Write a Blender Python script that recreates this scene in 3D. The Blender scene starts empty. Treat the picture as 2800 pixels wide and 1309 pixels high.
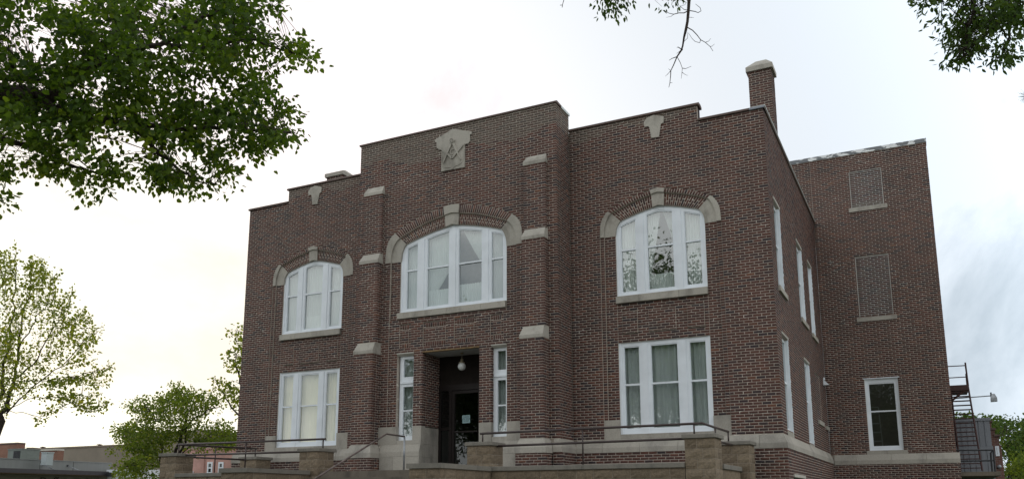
import bpy, math, random
import numpy as np
from mathutils import Matrix, Vector

# ------------------------------------------------------------------ scene, camera, sky, sun
S = bpy.context.scene
COL = S.collection
RND = random.Random(7)
NR = np.random.default_rng(11)

F_PX, YAW, PITCH, ROLL = 2292.05, 0.460526, 0.186935, -0.0018367
CAM = np.array([11.2414, -19.8444, 1.6]); SHIFT = 279.63


def _axes():
    cy, sy, cp, sp = math.cos(YAW), math.sin(YAW), math.cos(PITCH), math.sin(PITCH)
    w = np.array([-sy * cp, cy * cp, sp]); r = np.array([cy, sy, 0.0]); u = np.cross(r, w)
    c, s = math.cos(ROLL), math.sin(ROLL)
    return c * r + s * u, -s * r + c * u, w


RX, UX, WX = _axes()


def ray(px, py):
    return WX + RX * (px - 1400) / F_PX - UX * (py - 654.5 - SHIFT) / F_PX


def at(px, py, depth):
    """a real point: the viewing ray of a photograph pixel at a given distance along the optical axis"""
    return CAM + depth * ray(px, py)


def onplane(px, py, axis, val):
    d = ray(px, py); i = 'xyz'.index(axis)
    return CAM + d * ((val - CAM[i]) / d[i])


def project(P):
    d = np.asarray(P) - CAM
    z = d @ WX
    return 1400 + F_PX * (d @ RX) / z, 654.5 + SHIFT - F_PX * (d @ UX) / z, z


cam = bpy.data.cameras.new('camera')
cam_ob = bpy.data.objects.new('camera', cam); COL.objects.link(cam_ob)
cam.sensor_fit = 'HORIZONTAL'; cam.sensor_width = 36.0
cam.lens = F_PX / 2800 * 36.0
cam.shift_y = SHIFT / 2800
cam.clip_start = 0.05; cam.clip_end = 2500
cam.dof.use_dof = True; cam.dof.focus_distance = 21.0; cam.dof.aperture_fstop = 4.0
m = Matrix.Identity(4)
for i in range(3):
    m[i][0], m[i][1], m[i][2], m[i][3] = RX[i], UX[i], -WX[i], CAM[i]
cam_ob.matrix_world = m
S.camera = cam_ob

SUN_DIR = ray(120, 1195); SUN_DIR /= np.linalg.norm(SUN_DIR)
SUN_EL = math.asin(SUN_DIR[2])
world = bpy.data.worlds.new('World'); S.world = world; world.use_nodes = True
wn = world.node_tree.nodes; wl = world.node_tree.links
for n in list(wn): wn.remove(n)


def wnode(t, **kw):
    n = wn.new(t)
    for k, v in kw.items(): setattr(n, k, v)
    return n


w_out = wnode('ShaderNodeOutputWorld'); w_bg = wnode('ShaderNodeBackground')
w_sky = wnode('ShaderNodeTexSky', sky_type='NISHITA')
w_sky.sun_disc = False; w_sky.sun_elevation = max(SUN_EL, math.radians(5)); w_sky.sun_rotation = math.atan2(SUN_DIR[0], SUN_DIR[1])
w_sky.air_density = 1.0; w_sky.dust_density = 2.0
w_tc = wnode('ShaderNodeTexCoord')
w_dot = wnode('ShaderNodeVectorMath', operation='DOT_PRODUCT'); w_dot.inputs[1].default_value = tuple(SUN_DIR)
wl.new(w_tc.outputs['Generated'], w_dot.inputs[0])
# a thin high overcast: warm at the sun; cooler unseen half brightened to light the facade
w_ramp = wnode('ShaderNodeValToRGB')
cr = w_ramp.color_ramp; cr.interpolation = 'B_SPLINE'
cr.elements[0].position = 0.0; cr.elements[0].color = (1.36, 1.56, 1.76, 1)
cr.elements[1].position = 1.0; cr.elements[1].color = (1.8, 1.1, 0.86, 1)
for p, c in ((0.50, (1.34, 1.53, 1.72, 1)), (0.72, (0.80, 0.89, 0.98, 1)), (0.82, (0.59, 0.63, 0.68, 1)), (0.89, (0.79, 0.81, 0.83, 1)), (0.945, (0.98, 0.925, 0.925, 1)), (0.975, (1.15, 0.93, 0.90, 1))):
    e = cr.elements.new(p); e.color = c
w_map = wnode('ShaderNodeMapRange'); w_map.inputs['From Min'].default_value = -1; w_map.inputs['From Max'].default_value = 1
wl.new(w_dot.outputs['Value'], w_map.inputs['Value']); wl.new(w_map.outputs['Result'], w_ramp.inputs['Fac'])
# darker cloud undersides
w_sc = wnode('ShaderNodeMapping'); w_sc.inputs['Scale'].default_value = (1.0, 1.0, 1.35)
w_sc.inputs['Location'].default_value = (3.7, 1.4, 0.2)
wl.new(w_tc.outputs['Generated'], w_sc.inputs['Vector'])
w_noise = wnode('ShaderNodeTexNoise'); w_noise.inputs['Scale'].default_value = 2.4; w_noise.inputs['Detail'].default_value = 8
w_noise.inputs['Roughness'].default_value = 0.58; w_noise.inputs['Distortion'].default_value = 0.35
wl.new(w_sc.outputs['Vector'], w_noise.inputs['Vector'])
w_cr2 = wnode('ShaderNodeValToRGB'); c2 = w_cr2.color_ramp
c2.elements[0].position = 0.45; c2.elements[0].color = (0, 0, 0, 1); c2.elements[1].position = 0.62; c2.elements[1].color = (1, 1, 1, 1)
wl.new(w_noise.outputs['Fac'], w_cr2.inputs['Fac'])
w_cl = wnode('ShaderNodeMix', data_type='RGBA', blend_type='MULTIPLY')
w_ct = wnode('ShaderNodeValToRGB'); ct = w_ct.color_ramp; ct.interpolation = 'EASE'   # clouds near the sun are lit through and warm
ct.elements[0].position = 0.83; ct.elements[0].color = (0.47, 0.52, 0.55, 1); ct.elements[1].position = 0.93; ct.elements[1].color = (0.84, 0.785, 0.785, 1)
wl.new(w_map.outputs['Result'], w_ct.inputs['Fac']); wl.new(w_ct.outputs['Color'], w_cl.inputs[7])
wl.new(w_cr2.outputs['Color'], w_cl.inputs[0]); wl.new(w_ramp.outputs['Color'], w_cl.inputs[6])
# the clear air shows only faintly through the overcast
w_skm = wnode('ShaderNodeMix', data_type='RGBA', blend_type='ADD'); w_skm.inputs[0].default_value = 0.002
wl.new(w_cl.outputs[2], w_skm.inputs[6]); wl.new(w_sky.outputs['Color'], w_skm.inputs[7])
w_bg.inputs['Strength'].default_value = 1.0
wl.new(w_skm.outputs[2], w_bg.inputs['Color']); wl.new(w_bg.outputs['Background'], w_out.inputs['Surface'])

sun = bpy.data.lights.new('sun', 'SUN'); sun.energy = 1.5; sun.angle = math.radians(10); sun.color = (1.0, 0.74, 0.5)
sun_ob = bpy.data.objects.new('sun', sun); COL.objects.link(sun_ob)
sun_ob.rotation_euler = Vector(SUN_DIR).to_track_quat('Z', 'Y').to_euler()
sun_ob.location = (-60, 40, 40)

S.view_settings.view_transform = 'Standard'; S.view_settings.look = 'None'
S.view_settings.gamma = 1.0; S.view_settings.exposure = 0.35; S.view_settings.use_curve_mapping = False
S.render.engine = 'CYCLES'
S.cycles.use_denoising = True; S.cycles.max_bounces = 8; S.cycles.transparent_max_bounces = 12
S.cycles.use_adaptive_sampling = True; S.cycles.sample_clamp_indirect = 4


# ------------------------------------------------------------------ materials
def mat(name):
    mt = bpy.data.materials.new(name); mt.use_nodes = True
    nt = mt.node_tree
    return mt, nt, nt.nodes['Principled BSDF'], nt.nodes['Material Output']


def N(nt, t, **kw):
    n = nt.nodes.new(t)
    for k, v in kw.items(): setattr(n, k, v)
    return n


def mixc(nt, fac, a, b, blend='MIX'):
    n = N(nt, 'ShaderNodeMix', data_type='RGBA', blend_type=blend)
    for i, v in ((0, fac), (6, a), (7, b)):
        if isinstance(v, (int, float)): n.inputs[i].default_value = v
        elif isinstance(v, tuple): n.inputs[i].default_value = (*v, 1) if len(v) == 3 else v
        else: nt.links.new(v, n.inputs[i])
    return n.outputs[2]


def noise(nt, scale, detail=4, rough=0.55, vec=None, stretch=None):
    tc = N(nt, 'ShaderNodeNewGeometry')
    v = tc.outputs['Position']
    if stretch:
        mp = N(nt, 'ShaderNodeMapping'); mp.inputs['Scale'].default_value = stretch
        nt.links.new(v, mp.inputs['Vector']); v = mp.outputs['Vector']
    n = N(nt, 'ShaderNodeTexNoise'); n.inputs['Scale'].default_value = scale
    n.inputs['Detail'].default_value = detail; n.inputs['Roughness'].default_value = rough
    nt.links.new(v, n.inputs['Vector'])
    return n.outputs['Fac']


def ramp(nt, fac, stops):
    n = N(nt, 'ShaderNodeValToRGB'); c = n.color_ramp
    while len(c.elements) < len(stops): c.elements.new(0.5)
    for e, (p, col) in zip(c.elements, stops):
        e.position = p; e.color = (*col, 1) if len(col) == 3 else col
    nt.links.new(fac, n.inputs['Fac'])
    return n.outputs['Color']


def bump(nt, bs, fac, strength, dist=0.01):
    b = N(nt, 'ShaderNodeBump'); b.inputs['Strength'].default_value = strength; b.inputs['Distance'].default_value = dist
    nt.links.new(fac, b.inputs['Height']); nt.links.new(b.outputs['Normal'], bs.inputs['Normal'])


def plain(name, col, rough=0.6, var=0.12, scale=6, metal=0.0, bmp=0.0, bscale=40, stretch=None):
    mt, nt, bs, _ = mat(name)
    lo = tuple(c * (1 - var) for c in col); hi = tuple(c * (1 + var) for c in col)
    c = ramp(nt, noise(nt, scale, stretch=stretch), [(0.3, lo), (0.7, hi)])
    nt.links.new(c, bs.inputs['Base Color'])
    bs.inputs['Roughness'].default_value = rough; bs.inputs['Metallic'].default_value = metal
    if bmp: bump(nt, bs, noise(nt, bscale, 3), bmp)
    return mt


def stone_mat(name, col, dark, amount=0.5, scale=3.0):
    mt, nt, bs, _ = mat(name)
    oi = N(nt, 'ShaderNodeObjectInfo')
    base = ramp(nt, oi.outputs['Random'], [(0.0, tuple(c * 0.9 for c in col)), (1.0, tuple(c * 1.08 for c in col))])
    fine = ramp(nt, noise(nt, 30, 5), [(0.3, (0.88, 0.88, 0.88)), (0.7, (1.08, 1.08, 1.08))])
    c = mixc(nt, 1.0, base, fine, 'MULTIPLY')
    st = ramp(nt, noise(nt, scale, 6, 0.62, stretch=(1, 1, 0.55)), [(0.48, (0, 0, 0)), (0.72, (amount, amount, amount))])
    c = mixc(nt, st, c, dark)
    nt.links.new(c, bs.inputs['Base Color']); bs.inputs['Roughness'].default_value = 0.85
    bump(nt, bs, noise(nt, 60, 4), 0.25, 0.004)
    return mt


def brick_mat():
    mt, nt, bs, _ = mat('brick')
    def attrsum(a):
        g = N(nt, 'ShaderNodeAttribute', attribute_type='GEOMETRY', attribute_name=a)
        o = N(nt, 'ShaderNodeAttribute', attribute_type='OBJECT', attribute_name=a + '_single')
        s = N(nt, 'ShaderNodeMath', operation='ADD')
        nt.links.new(g.outputs['Fac'], s.inputs[0]); nt.links.new(o.outputs['Fac'], s.inputs[1])
        return s.outputs[0]
    c = ramp(nt, attrsum('tone'), [(0.0, (0.038, 0.027, 0.032)), (0.16, (0.054, 0.034, 0.035)), (0.34, (0.078, 0.038, 0.032)),
                                   (0.62, (0.102, 0.0445, 0.035)), (0.88, (0.128, 0.053, 0.038)), (1.0, (0.165, 0.072, 0.042))])
    fine = ramp(nt, noise(nt, 55, 4, 0.65), [(0.25, (0.72, 0.72, 0.74)), (0.75, (1.25, 1.24, 1.22))])
    c = mixc(nt, 1.0, c, fine, 'MULTIPLY')
    broad = ramp(nt, noise(nt, 0.55, 4, 0.6), [(0.3, (0.88, 0.87, 0.90)), (0.7, (1.12, 1.09, 1.05))])
    c = mixc(nt, 1.0, c, broad, 'MULTIPLY')
    streak = ramp(nt, noise(nt, 1.0, 5, 0.6, stretch=(2.6, 2.6, 0.22)), [(0.32, (0.80, 0.80, 0.81)), (0.6, (1.05, 1.04, 1.03))])
    c = mixc(nt, 1.0, c, streak, 'MULTIPLY')
    c = mixc(nt, attrsum('wash'), c, (0.135, 0.113, 0.090))
    nt.links.new(c, bs.inputs['Base Color']); bs.inputs['Roughness'].default_value = 0.8
    bump(nt, bs, noise(nt, 90, 3), 0.3, 0.004)
    return mt


def mortar_mat():
    mt, nt, bs, _ = mat('mortar')
    c = ramp(nt, noise(nt, 1.1, 5), [(0.3, (0.38, 0.332, 0.283)), (0.7, (0.475, 0.42, 0.36))])
    f = ramp(nt, noise(nt, 45, 3), [(0.3, (0.85, 0.85, 0.85)), (0.7, (1.1, 1.1, 1.1))])
    c = mixc(nt, 1.0, c, f, 'MULTIPLY')
    # old repairs: pale repointed cracks that step through the joints
    crk = ramp(nt, noise(nt, 1.7, 3, 0.5, stretch=(0.7, 0.7, 1.5)), [(0.493, (0, 0, 0)), (0.497, (1, 1, 1)), (0.505, (1, 1, 1)), (0.509, (0, 0, 0))])
    msk = ramp(nt, noise(nt, 0.45, 2), [(0.52, (0, 0, 0)), (0.56, (1, 1, 1))])
    crk = mixc(nt, 1.0, crk, msk, 'MULTIPLY')
    c = mixc(nt, crk, c, (0.74, 0.70, 0.62))
    nt.links.new(c, bs.inputs['Base Color']); bs.inputs['Roughness'].default_value = 0.95
    return mt


def glass_mat(name, ior=2.9, tint=(0.92, 0.96, 0.95), wob=0.02):
    mt, nt, bs, out = mat(name)
    nt.nodes.remove(bs)
    # Schlick reflectance of the double (storm) glazing, the same from either side of the sheet
    ge = N(nt, 'ShaderNodeNewGeometry')
    dt = N(nt, 'ShaderNodeVectorMath', operation='DOT_PRODUCT'); nt.links.new(ge.outputs['Normal'], dt.inputs[0]); nt.links.new(ge.outputs['Incoming'], dt.inputs[1])
    def M(op, x, y=None):
        q = N(nt, 'ShaderNodeMath', operation=op)
        for i, v in enumerate((x, y)):
            if v is None: continue
            if isinstance(v, (int, float)): q.inputs[i].default_value = v
            else: nt.links.new(v, q.inputs[i])
        return q.outputs[0]
    f0 = ((ior - 1) / (ior + 1)) ** 2
    fr_out = M('ADD', M('MULTIPLY', M('POWER', M('SUBTRACT', 1.0, M('ABSOLUTE', dt.outputs['Value'])), 5.0), 1 - f0), f0)
    gl = N(nt, 'ShaderNodeBsdfGlossy'); gl.inputs['Roughness'].default_value = 0.015; gl.inputs['Color'].default_value = (0.95, 1.0, 1.0, 1)
    tr = N(nt, 'ShaderNodeBsdfTransparent'); tr.inputs['Color'].default_value = (*tint, 1)
    b = N(nt, 'ShaderNodeBump'); b.inputs['Strength'].default_value = wob; b.inputs['Distance'].default_value = 0.05
    nt.links.new(noise(nt, 2.2, 1), b.inputs['Height']); nt.links.new(b.outputs['Normal'], gl.inputs['Normal'])
    mx = N(nt, 'ShaderNodeMixShader')
    nt.links.new(fr_out, mx.inputs[0]); nt.links.new(tr.outputs[0], mx.inputs[1]); nt.links.new(gl.outputs[0], mx.inputs[2])
    nt.links.new(mx.outputs[0], out.inputs['Surface'])
    return mt


def cloth_mat(name, col, see=0.15, trans=0.35):
    mt, nt, bs, out = mat(name)
    nt.nodes.remove(bs)
    c = ramp(nt, noise(nt, 9, 4, stretch=(6, 6, 0.4)), [(0.3, tuple(v * 0.94 for v in col)), (0.7, tuple(min(1, v * 1.04) for v in col))])
    d = N(nt, 'ShaderNodeBsdfDiffuse'); t = N(nt, 'ShaderNodeBsdfTranslucent'); x = N(nt, 'ShaderNodeBsdfTransparent')
    nt.links.new(c, d.inputs['Color']); nt.links.new(c, t.inputs['Color'])
    m1 = N(nt, 'ShaderNodeMixShader'); m1.inputs[0].default_value = trans
    nt.links.new(d.outputs[0], m1.inputs[1]); nt.links.new(t.outputs[0], m1.inputs[2])
    m2 = N(nt, 'ShaderNodeMixShader'); m2.inputs[0].default_value = see
    nt.links.new(m1.outputs[0], m2.inputs[1]); nt.links.new(x.outputs[0], m2.inputs[2])
    nt.links.new(m2.outputs[0], out.inputs['Surface'])
    return mt


def leaf_mat(name, a, b, trans=0.45):
    mt, nt, bs, out = mat(name)
    nt.nodes.remove(bs)
    g = N(nt, 'ShaderNodeAttribute', attribute_name='tone')
    c = ramp(nt, g.outputs['Fac'], [(0.0, a), (0.75, b), (1.0, tuple(v * k for v, k in zip(b, (1.5, 1.25, 1.1))))])
    d = N(nt, 'ShaderNodeBsdfDiffuse'); t = N(nt, 'ShaderNodeBsdfTranslucent')
    gl = N(nt, 'ShaderNodeBsdfGlossy'); gl.inputs['Roughness'].default_value = 0.5; gl.inputs['Color'].default_value = (0.4, 0.45, 0.35, 1)
    nt.links.new(c, d.inputs['Color'])
    tc = mixc(nt, 1.0, c, (2.3, 2.1, 0.9), 'MULTIPLY'); nt.links.new(tc, t.inputs['Color'])
    m1 = N(nt, 'ShaderNodeMixShader'); m1.inputs[0].default_value = trans
    nt.links.new(d.outputs[0], m1.inputs[1]); nt.links.new(t.outputs[0], m1.inputs[2])
    m2 = N(nt, 'ShaderNodeMixShader'); m2.inputs[0].default_value = 0.04
    nt.links.new(m1.outputs[0], m2.inputs[1]); nt.links.new(gl.outputs[0], m2.inputs[2])
    nt.links.new(m2.outputs[0], out.inputs['Surface'])
    return mt


def block_mat():
    mt, nt, bs, _ = mat('split_face_block')
    oi = N(nt, 'ShaderNodeObjectInfo')
    c = ramp(nt, oi.outputs['Random'], [(0.0, (0.19, 0.15, 0.105)), (0.5, (0.235, 0.185, 0.128)), (1.0, (0.28, 0.225, 0.16))])
    f = ramp(nt, noise(nt, 26, 6, 0.7), [(0.25, (0.6, 0.6, 0.62)), (0.75, (1.3, 1.28, 1.25))])
    c = mixc(nt, 1.0, c, f, 'MULTIPLY')
    nt.links.new(c, bs.inputs['Base Color']); bs.inputs['Roughness'].default_value = 0.95
    bump(nt, bs, noise(nt, 22, 6, 0.7), 1.0, 0.03)
    return mt


def peeling_mat():
    mt, nt, bs, _ = mat('peeling_paint')
    p = ramp(nt, noise(nt, 3.2, 6, 0.6, stretch=(1, 1, 2)), [(0.50, (0, 0, 0)), (0.53, (1, 1, 1))])
    c = mixc(nt, p, (0.17, 0.18, 0.19), (0.78, 0.80, 0.80))
    nt.links.new(c, bs.inputs['Base Color']); bs.inputs['Roughness'].default_value = 0.7
    return mt


def far_brick(name, c1, c2, cm, scale=1.0):
    mt, nt, bs, _ = mat(name)
    g = N(nt, 'ShaderNodeNewGeometry')
    # bricks run round the corners: horizontal coordinate = x + y
    sp = N(nt, 'ShaderNodeSeparateXYZ'); nt.links.new(g.outputs['Position'], sp.inputs[0])
    ad = N(nt, 'ShaderNodeMath', operation='ADD'); nt.links.new(sp.outputs[0], ad.inputs[0]); nt.links.new(sp.outputs[1], ad.inputs[1])
    cb = N(nt, 'ShaderNodeCombineXYZ'); nt.links.new(ad.outputs[0], cb.inputs[0]); nt.links.new(sp.outputs[2], cb.inputs[1])
    b = N(nt, 'ShaderNodeTexBrick'); b.inputs['Scale'].default_value = scale
    b.inputs['Brick Width'].default_value = 0.21; b.inputs['Row Height'].default_value = 0.068; b.inputs['Mortar Size'].default_value = 0.006
    b.inputs['Color1'].default_value = (*c1, 1); b.inputs['Color2'].default_value = (*c2, 1); b.inputs['Mortar'].default_value = (*cm, 1)
    nt.links.new(cb.outputs[0], b.inputs['Vector'])
    f = ramp(nt, noise(nt, 1.3, 5), [(0.3, (0.8, 0.8, 0.8)), (0.7, (1.15, 1.15, 1.15))])
    c = mixc(nt, 1.0, b.outputs['Color'], f, 'MULTIPLY')
    nt.links.new(c, bs.inputs['Base Color']); bs.inputs['Roughness'].default_value = 0.9
    return mt


M_BRICK = brick_mat(); M_MORTAR = mortar_mat(); M_PALE = plain('pale_mortar', (0.48, 0.48, 0.46), 0.9, 0.1)
M_STONE = stone_mat('limestone', (0.42, 0.395, 0.345), (0.20, 0.185, 0.158), 0.85, 2.6)
M_BASE = stone_mat('stained_limestone', (0.385, 0.36, 0.315), (0.15, 0.142, 0.13), 0.75, 1.7)
M_CAP = stone_mat('cast_cap', (0.215, 0.20, 0.172), (0.10, 0.095, 0.085), 0.6, 4.0)
M_STEP = stone_mat('step_concrete', (0.17, 0.145, 0.115), (0.07, 0.06, 0.05), 0.8, 2.6)
M_BLOCK = block_mat()
M_WHITE = plain('white_paint', (0.77, 0.82, 0.87), 0.5, 0.06, 2.2)
M_LINTEL = plain('painted_lintel', (0.50, 0.48, 0.43), 0.7, 0.12, 5)
M_GLASS = glass_mat('window_glass')
M_DGLASS = glass_mat('dark_glass', 1.75, (0.20, 0.24, 0.24))
M_SHEER = cloth_mat('sheer_curtain', (0.80, 0.84, 0.82), 0.08, 0.18)
M_DRAPE = cloth_mat('grey_drape', (0.58, 0.62, 0.62), 0.04, 0.12)
M_CREAM = cloth_mat('reflection_tint_drape', (0.95, 0.86, 0.64), 0.02, 0.05)  # cream tint stands in for warm horizon sky mirrored in the panes
M_DARK = plain('dark_bronze', (0.018, 0.014, 0.013), 0.4, 0.1)
M_DARK.node_tree.nodes['Principled BSDF'].inputs['Specular IOR Level'].default_value = 0.2
M_PANEL = plain('dark_transom', (0.02, 0.016, 0.014), 0.75, 0.2)
M_PANEL.node_tree.nodes['Principled BSDF'].inputs['Specular IOR Level'].default_value = 0.12
M_COPING = plain('clay_coping', (0.105, 0.068, 0.056), 0.7, 0.3, 4)
M_FLASH = plain('grey_flashing', (0.22, 0.24, 0.28), 0.45, 0.1)
M_WHITEFLASH = plain('white_flashing', (0.62, 0.68, 0.68), 0.4, 0.06)
M_PEEL = peeling_mat()
M_ROOF = plain('roof_felt', (0.07, 0.07, 0.075), 0.9, 0.2)
M_INNER = plain('interior_plaster', (0.34, 0.33, 0.31), 0.9, 0.1)
M_PIPE = plain('brown_pipe', (0.05, 0.034, 0.032), 0.45, 0.15)
M_GALV = plain('worn_galvanised', (0.30, 0.32, 0.34), 0.45, 0.3, 8, 0.5)
M_RUST = plain('rusty_iron', (0.062, 0.028, 0.026), 0.7, 0.25, 10)
M_BLACKIRON = plain('black_iron', (0.02, 0.022, 0.026), 0.5, 0.1)
M_BARK = plain('bark', (0.045, 0.033, 0.027), 0.95, 0.3, 14, 0, 0.8, 18, (1, 1, 0.3))
M_LEAF1 = leaf_mat('elm_leaf', (0.020, 0.048, 0.008), (0.072, 0.130, 0.016), 0.5)
M_LEAF2 = leaf_mat('maple_leaf', (0.058, 0.092, 0.012), (0.125, 0.165, 0.024), 0.55)
M_LEAF3 = leaf_mat('locust_leaf', (0.052, 0.092, 0.018), (0.115, 0.165, 0.032), 0.5)
M_LEAF4 = leaf_mat('ash_leaf', (0.020, 0.045, 0.010), (0.045, 0.085, 0.016), 0.4)
M_LEAF5 = leaf_mat('far_leaf', (0.024, 0.055, 0.016), (0.055, 0.095, 0.026), 0.35)
M_NEEDLE = leaf_mat('needle', (0.015, 0.03, 0.018), (0.03, 0.05, 0.03), 0.1)
M_GLOBE = plain('opal_glass', (0.60, 0.63, 0.62), 0.25, 0.03)
M_BRASS = plain('old_brass', (0.20, 0.17, 0.11), 0.45, 0.15)
M_PAPER = plain('pale_blue_paper', (0.30, 0.46, 0.48), 0.7, 0.05)
M_INK = plain('black_ink', (0.03, 0.05, 0.06), 0.7, 0.05)
M_GROUND = plain('grass_ground', (0.055, 0.07, 0.03), 0.95, 0.35, 1.5)
M_ASPHALT = plain('asphalt', (0.05, 0.05, 0.052), 0.9, 0.2, 3)
M_PAVE = plain('concrete_paving', (0.26, 0.25, 0.23), 0.9, 0.15, 2)


# ------------------------------------------------------------------ object helpers
def wloc(o):
    v = Vector((0, 0, 0))
    while o is not None:
        v += o.location; o = o.parent
    return v


class MB:
    """collects solids in world coordinates and links them as one mesh object"""
    def __init__(self): self.v = []; self.f = []
    def add(self, vs, fs):
        n = len(self.v); self.v += [tuple(map(float, p)) for p in vs]; self.f += [tuple(i + n for i in f) for f in fs]
        return self
    def hexa(self, c8):
        return self.add(c8, [(0, 3, 2, 1), (4, 5, 6, 7), (0, 1, 5, 4), (1, 2, 6, 5), (2, 3, 7, 6), (3, 0, 4, 7)])
    def box(self, a, b):
        (x0, y0, z0), (x1, y1, z1) = a, b
        return self.hexa([(x0, y0, z0), (x1, y0, z0), (x1, y1, z0), (x0, y1, z0), (x0, y0, z1), (x1, y0, z1), (x1, y1, z1), (x0, y1, z1)])
    def prism(self, poly, fn0, fn1):
        n = len(poly)
        vs = [fn0(*p) for p in poly] + [fn1(*p) for p in poly]
        fs = [tuple(range(n - 1, -1, -1)), tuple(range(n, 2 * n))] + [(i, (i + 1) % n, n + (i + 1) % n, n + i) for i in range(n)]
        return self.add(vs, fs)
    def slab(self, poly, y0, y1):
        """polygon in (x,z), extruded along y"""
        return self.prism(poly, lambda x, z: (x, y0, z), lambda x, z: (x, y1, z))
    def slabz(self, poly, z0, z1):
        return self.prism(poly, lambda x, y: (x, y, z0), lambda x, y: (x, y, z1))
    def slabx(self, poly, x0, x1):
        return self.prism(poly, lambda y, z: (x0, y, z), lambda y, z: (x1, y, z))
    def tube(self, pts, rad, n=8, cap=True):
        pts = [Vector(p) for p in pts]
        rad = rad if isinstance(rad, (list, tuple)) else [rad] * len(pts)
        ring0 = len(self.v); prev = None
        for i, p in enumerate(pts):
            a = pts[max(i - 1, 0)]; b = pts[min(i + 1, len(pts) - 1)]
            t = (b - a).normalized()
            if prev is None:
                s = t.cross(Vector((0, 0, 1)) if abs(t.z) < 0.9 else Vector((1, 0, 0))).normalized()
            else:
                s = (prev - t * prev.dot(t))
                s = s.normalized() if s.length > 1e-6 else t.orthogonal().normalized()
            prev = s; q = t.cross(s)
            for k in range(n):
                an = 2 * math.pi * k / n
                self.v.append(tuple(p + (s * math.cos(an) + q * math.sin(an)) * rad[i]))
        for i in range(len(pts) - 1):
            for k in range(n):
                a = ring0 + i * n + k; b = ring0 + i * n + (k + 1) % n
                self.f.append((a, b, b + n, a + n))
        if cap:
            self.f.append(tuple(ring0 + k for k in range(n - 1, -1, -1)))
            l = ring0 + (len(pts) - 1) * n
            self.f.append(tuple(l + k for k in range(n)))
        return self
    def lathe(self, c, prof, n=20):
        r0 = len(self.v)
        for r, z in prof:
            for k in range(n):
                a = 2 * math.pi * k / n
                self.v.append((c[0] + r * math.cos(a), c[1] + r * math.sin(a), c[2] + z))
        for i in range(len(prof) - 1):
            for k in range(n):
                a = r0 + i * n + k; b = r0 + i * n + (k + 1) % n
                self.f.append((a, b, b + n, a + n))
        return self
    def build(self, name, m, parent=None, smooth=False):
        me = bpy.data.meshes.new(name)
        v = np.array(self.v, float)
        if parent is not None: v = v - np.array(wloc(parent))
        me.from_pydata(v.tolist(), [], self.f); me.validate()
        me.materials.append(m)
        if smooth: me.polygons.foreach_set('use_smooth', [True] * len(me.polygons))
        fix_normals(me)
        o = bpy.data.objects.new(name, me); COL.objects.link(o)
        if parent is not None: o.parent = parent
        return o


def fix_normals(me):
    import bmesh
    bm = bmesh.new(); bm.from_mesh(me); bmesh.ops.recalc_face_normals(bm, faces=bm.faces); bm.to_mesh(me); bm.free()


def thing(name, label, cat, loc=(0, 0, 0), group=None):
    o = bpy.data.objects.new(name, None); COL.objects.link(o); o.location = loc; o.empty_display_size = 0.3
    return tag(o, label, cat, group)


def tag(o, label=None, cat=None, group=None, kind=None):
    for k, v in (('label', label), ('category', cat), ('group', group), ('kind', kind)):
        if v: o[k] = v
    return o


# ------------------------------------------------------------------ ground and setting
def sheet(name, x0, x1, y0, y1, z, m):
    mb = MB(); mb.add([(x0, y0, z), (x1, y0, z), (x1, y1, z), (x0, y1, z)], [(0, 1, 2, 3)])
    return tag(mb.build(name, m), kind='structure')


sheet('ground', -700, 700, -700, 700, 0.0, M_GROUND)
sheet('road', -300, 300, -34, -25, 0.004, M_ASPHALT)
sheet('pavement', -300, 300, -22.5, -20.8, 0.006, M_PAVE)
sheet('path', -2.2, 1.7, -20.8, -7.9, 0.008, M_PAVE)

# ------------------------------------------------------------------ the brick lodge
CH, PITCHB, ZB = 0.0670, 0.2095, 5.51
W, DR, XR = 8.265, 9.78, 11.95
YC = -0.9
LODGE = thing('lodge_building', 'large dark red brick lodge with stepped parapet and limestone trim', 'building', (0, 0, 0))
BR_C, BR_T, BR_W, BR_S = [], [], [], []     # brick corners, tone, wash, straight-laid flag
MORTAR = MB()


class Face:
    def __init__(s, o, u, n): s.o, s.u, s.n = np.array(o, float), np.array(u, float), np.array(n, float)
    def p(s, u, z, out): q = s.o + s.u * u + s.n * out; return (q[0], q[1], z)


def tone(): return min(1, max(0, RND.betavariate(3.0, 2.6) + (0.25 if RND.random() < 0.03 else 0) - (0.4 if RND.random() < 0.13 else 0)))


def brick(F, a, b, z0, z1, out, dep, wash):
    j = lambda s: RND.uniform(-s, s)
    o = out + j(0.0012); a += j(0.0015); b += j(0.0015)
    t = j(0.0015)
    c = [F.p(a, z0 + t, o), F.p(b, z0 - t, o), F.p(b, z0 - t, o - dep), F.p(a, z0 + t, o - dep),
         F.p(a, z1 + t, o), F.p(b, z1 - t, o), F.p(b, z1 - t, o - dep), F.p(a, z1 + t, o - dep)]
    BR_C.append(c); BR_T.append(tone()); BR_W.append(wash); BR_S.append(b - a > 0.15)


def hexbrick(quad, F, out, dep, wash=0.0):
    c = [F.p(u, z, out) for u, z in quad] + [F.p(u, z, out - dep) for u, z in quad]
    BR_C.append([c[0], c[1], c[5], c[4], c[3], c[2], c[6], c[7]]); BR_T.append(tone()); BR_W.append(wash); BR_S.append(False)


JT = 0.0072


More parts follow.
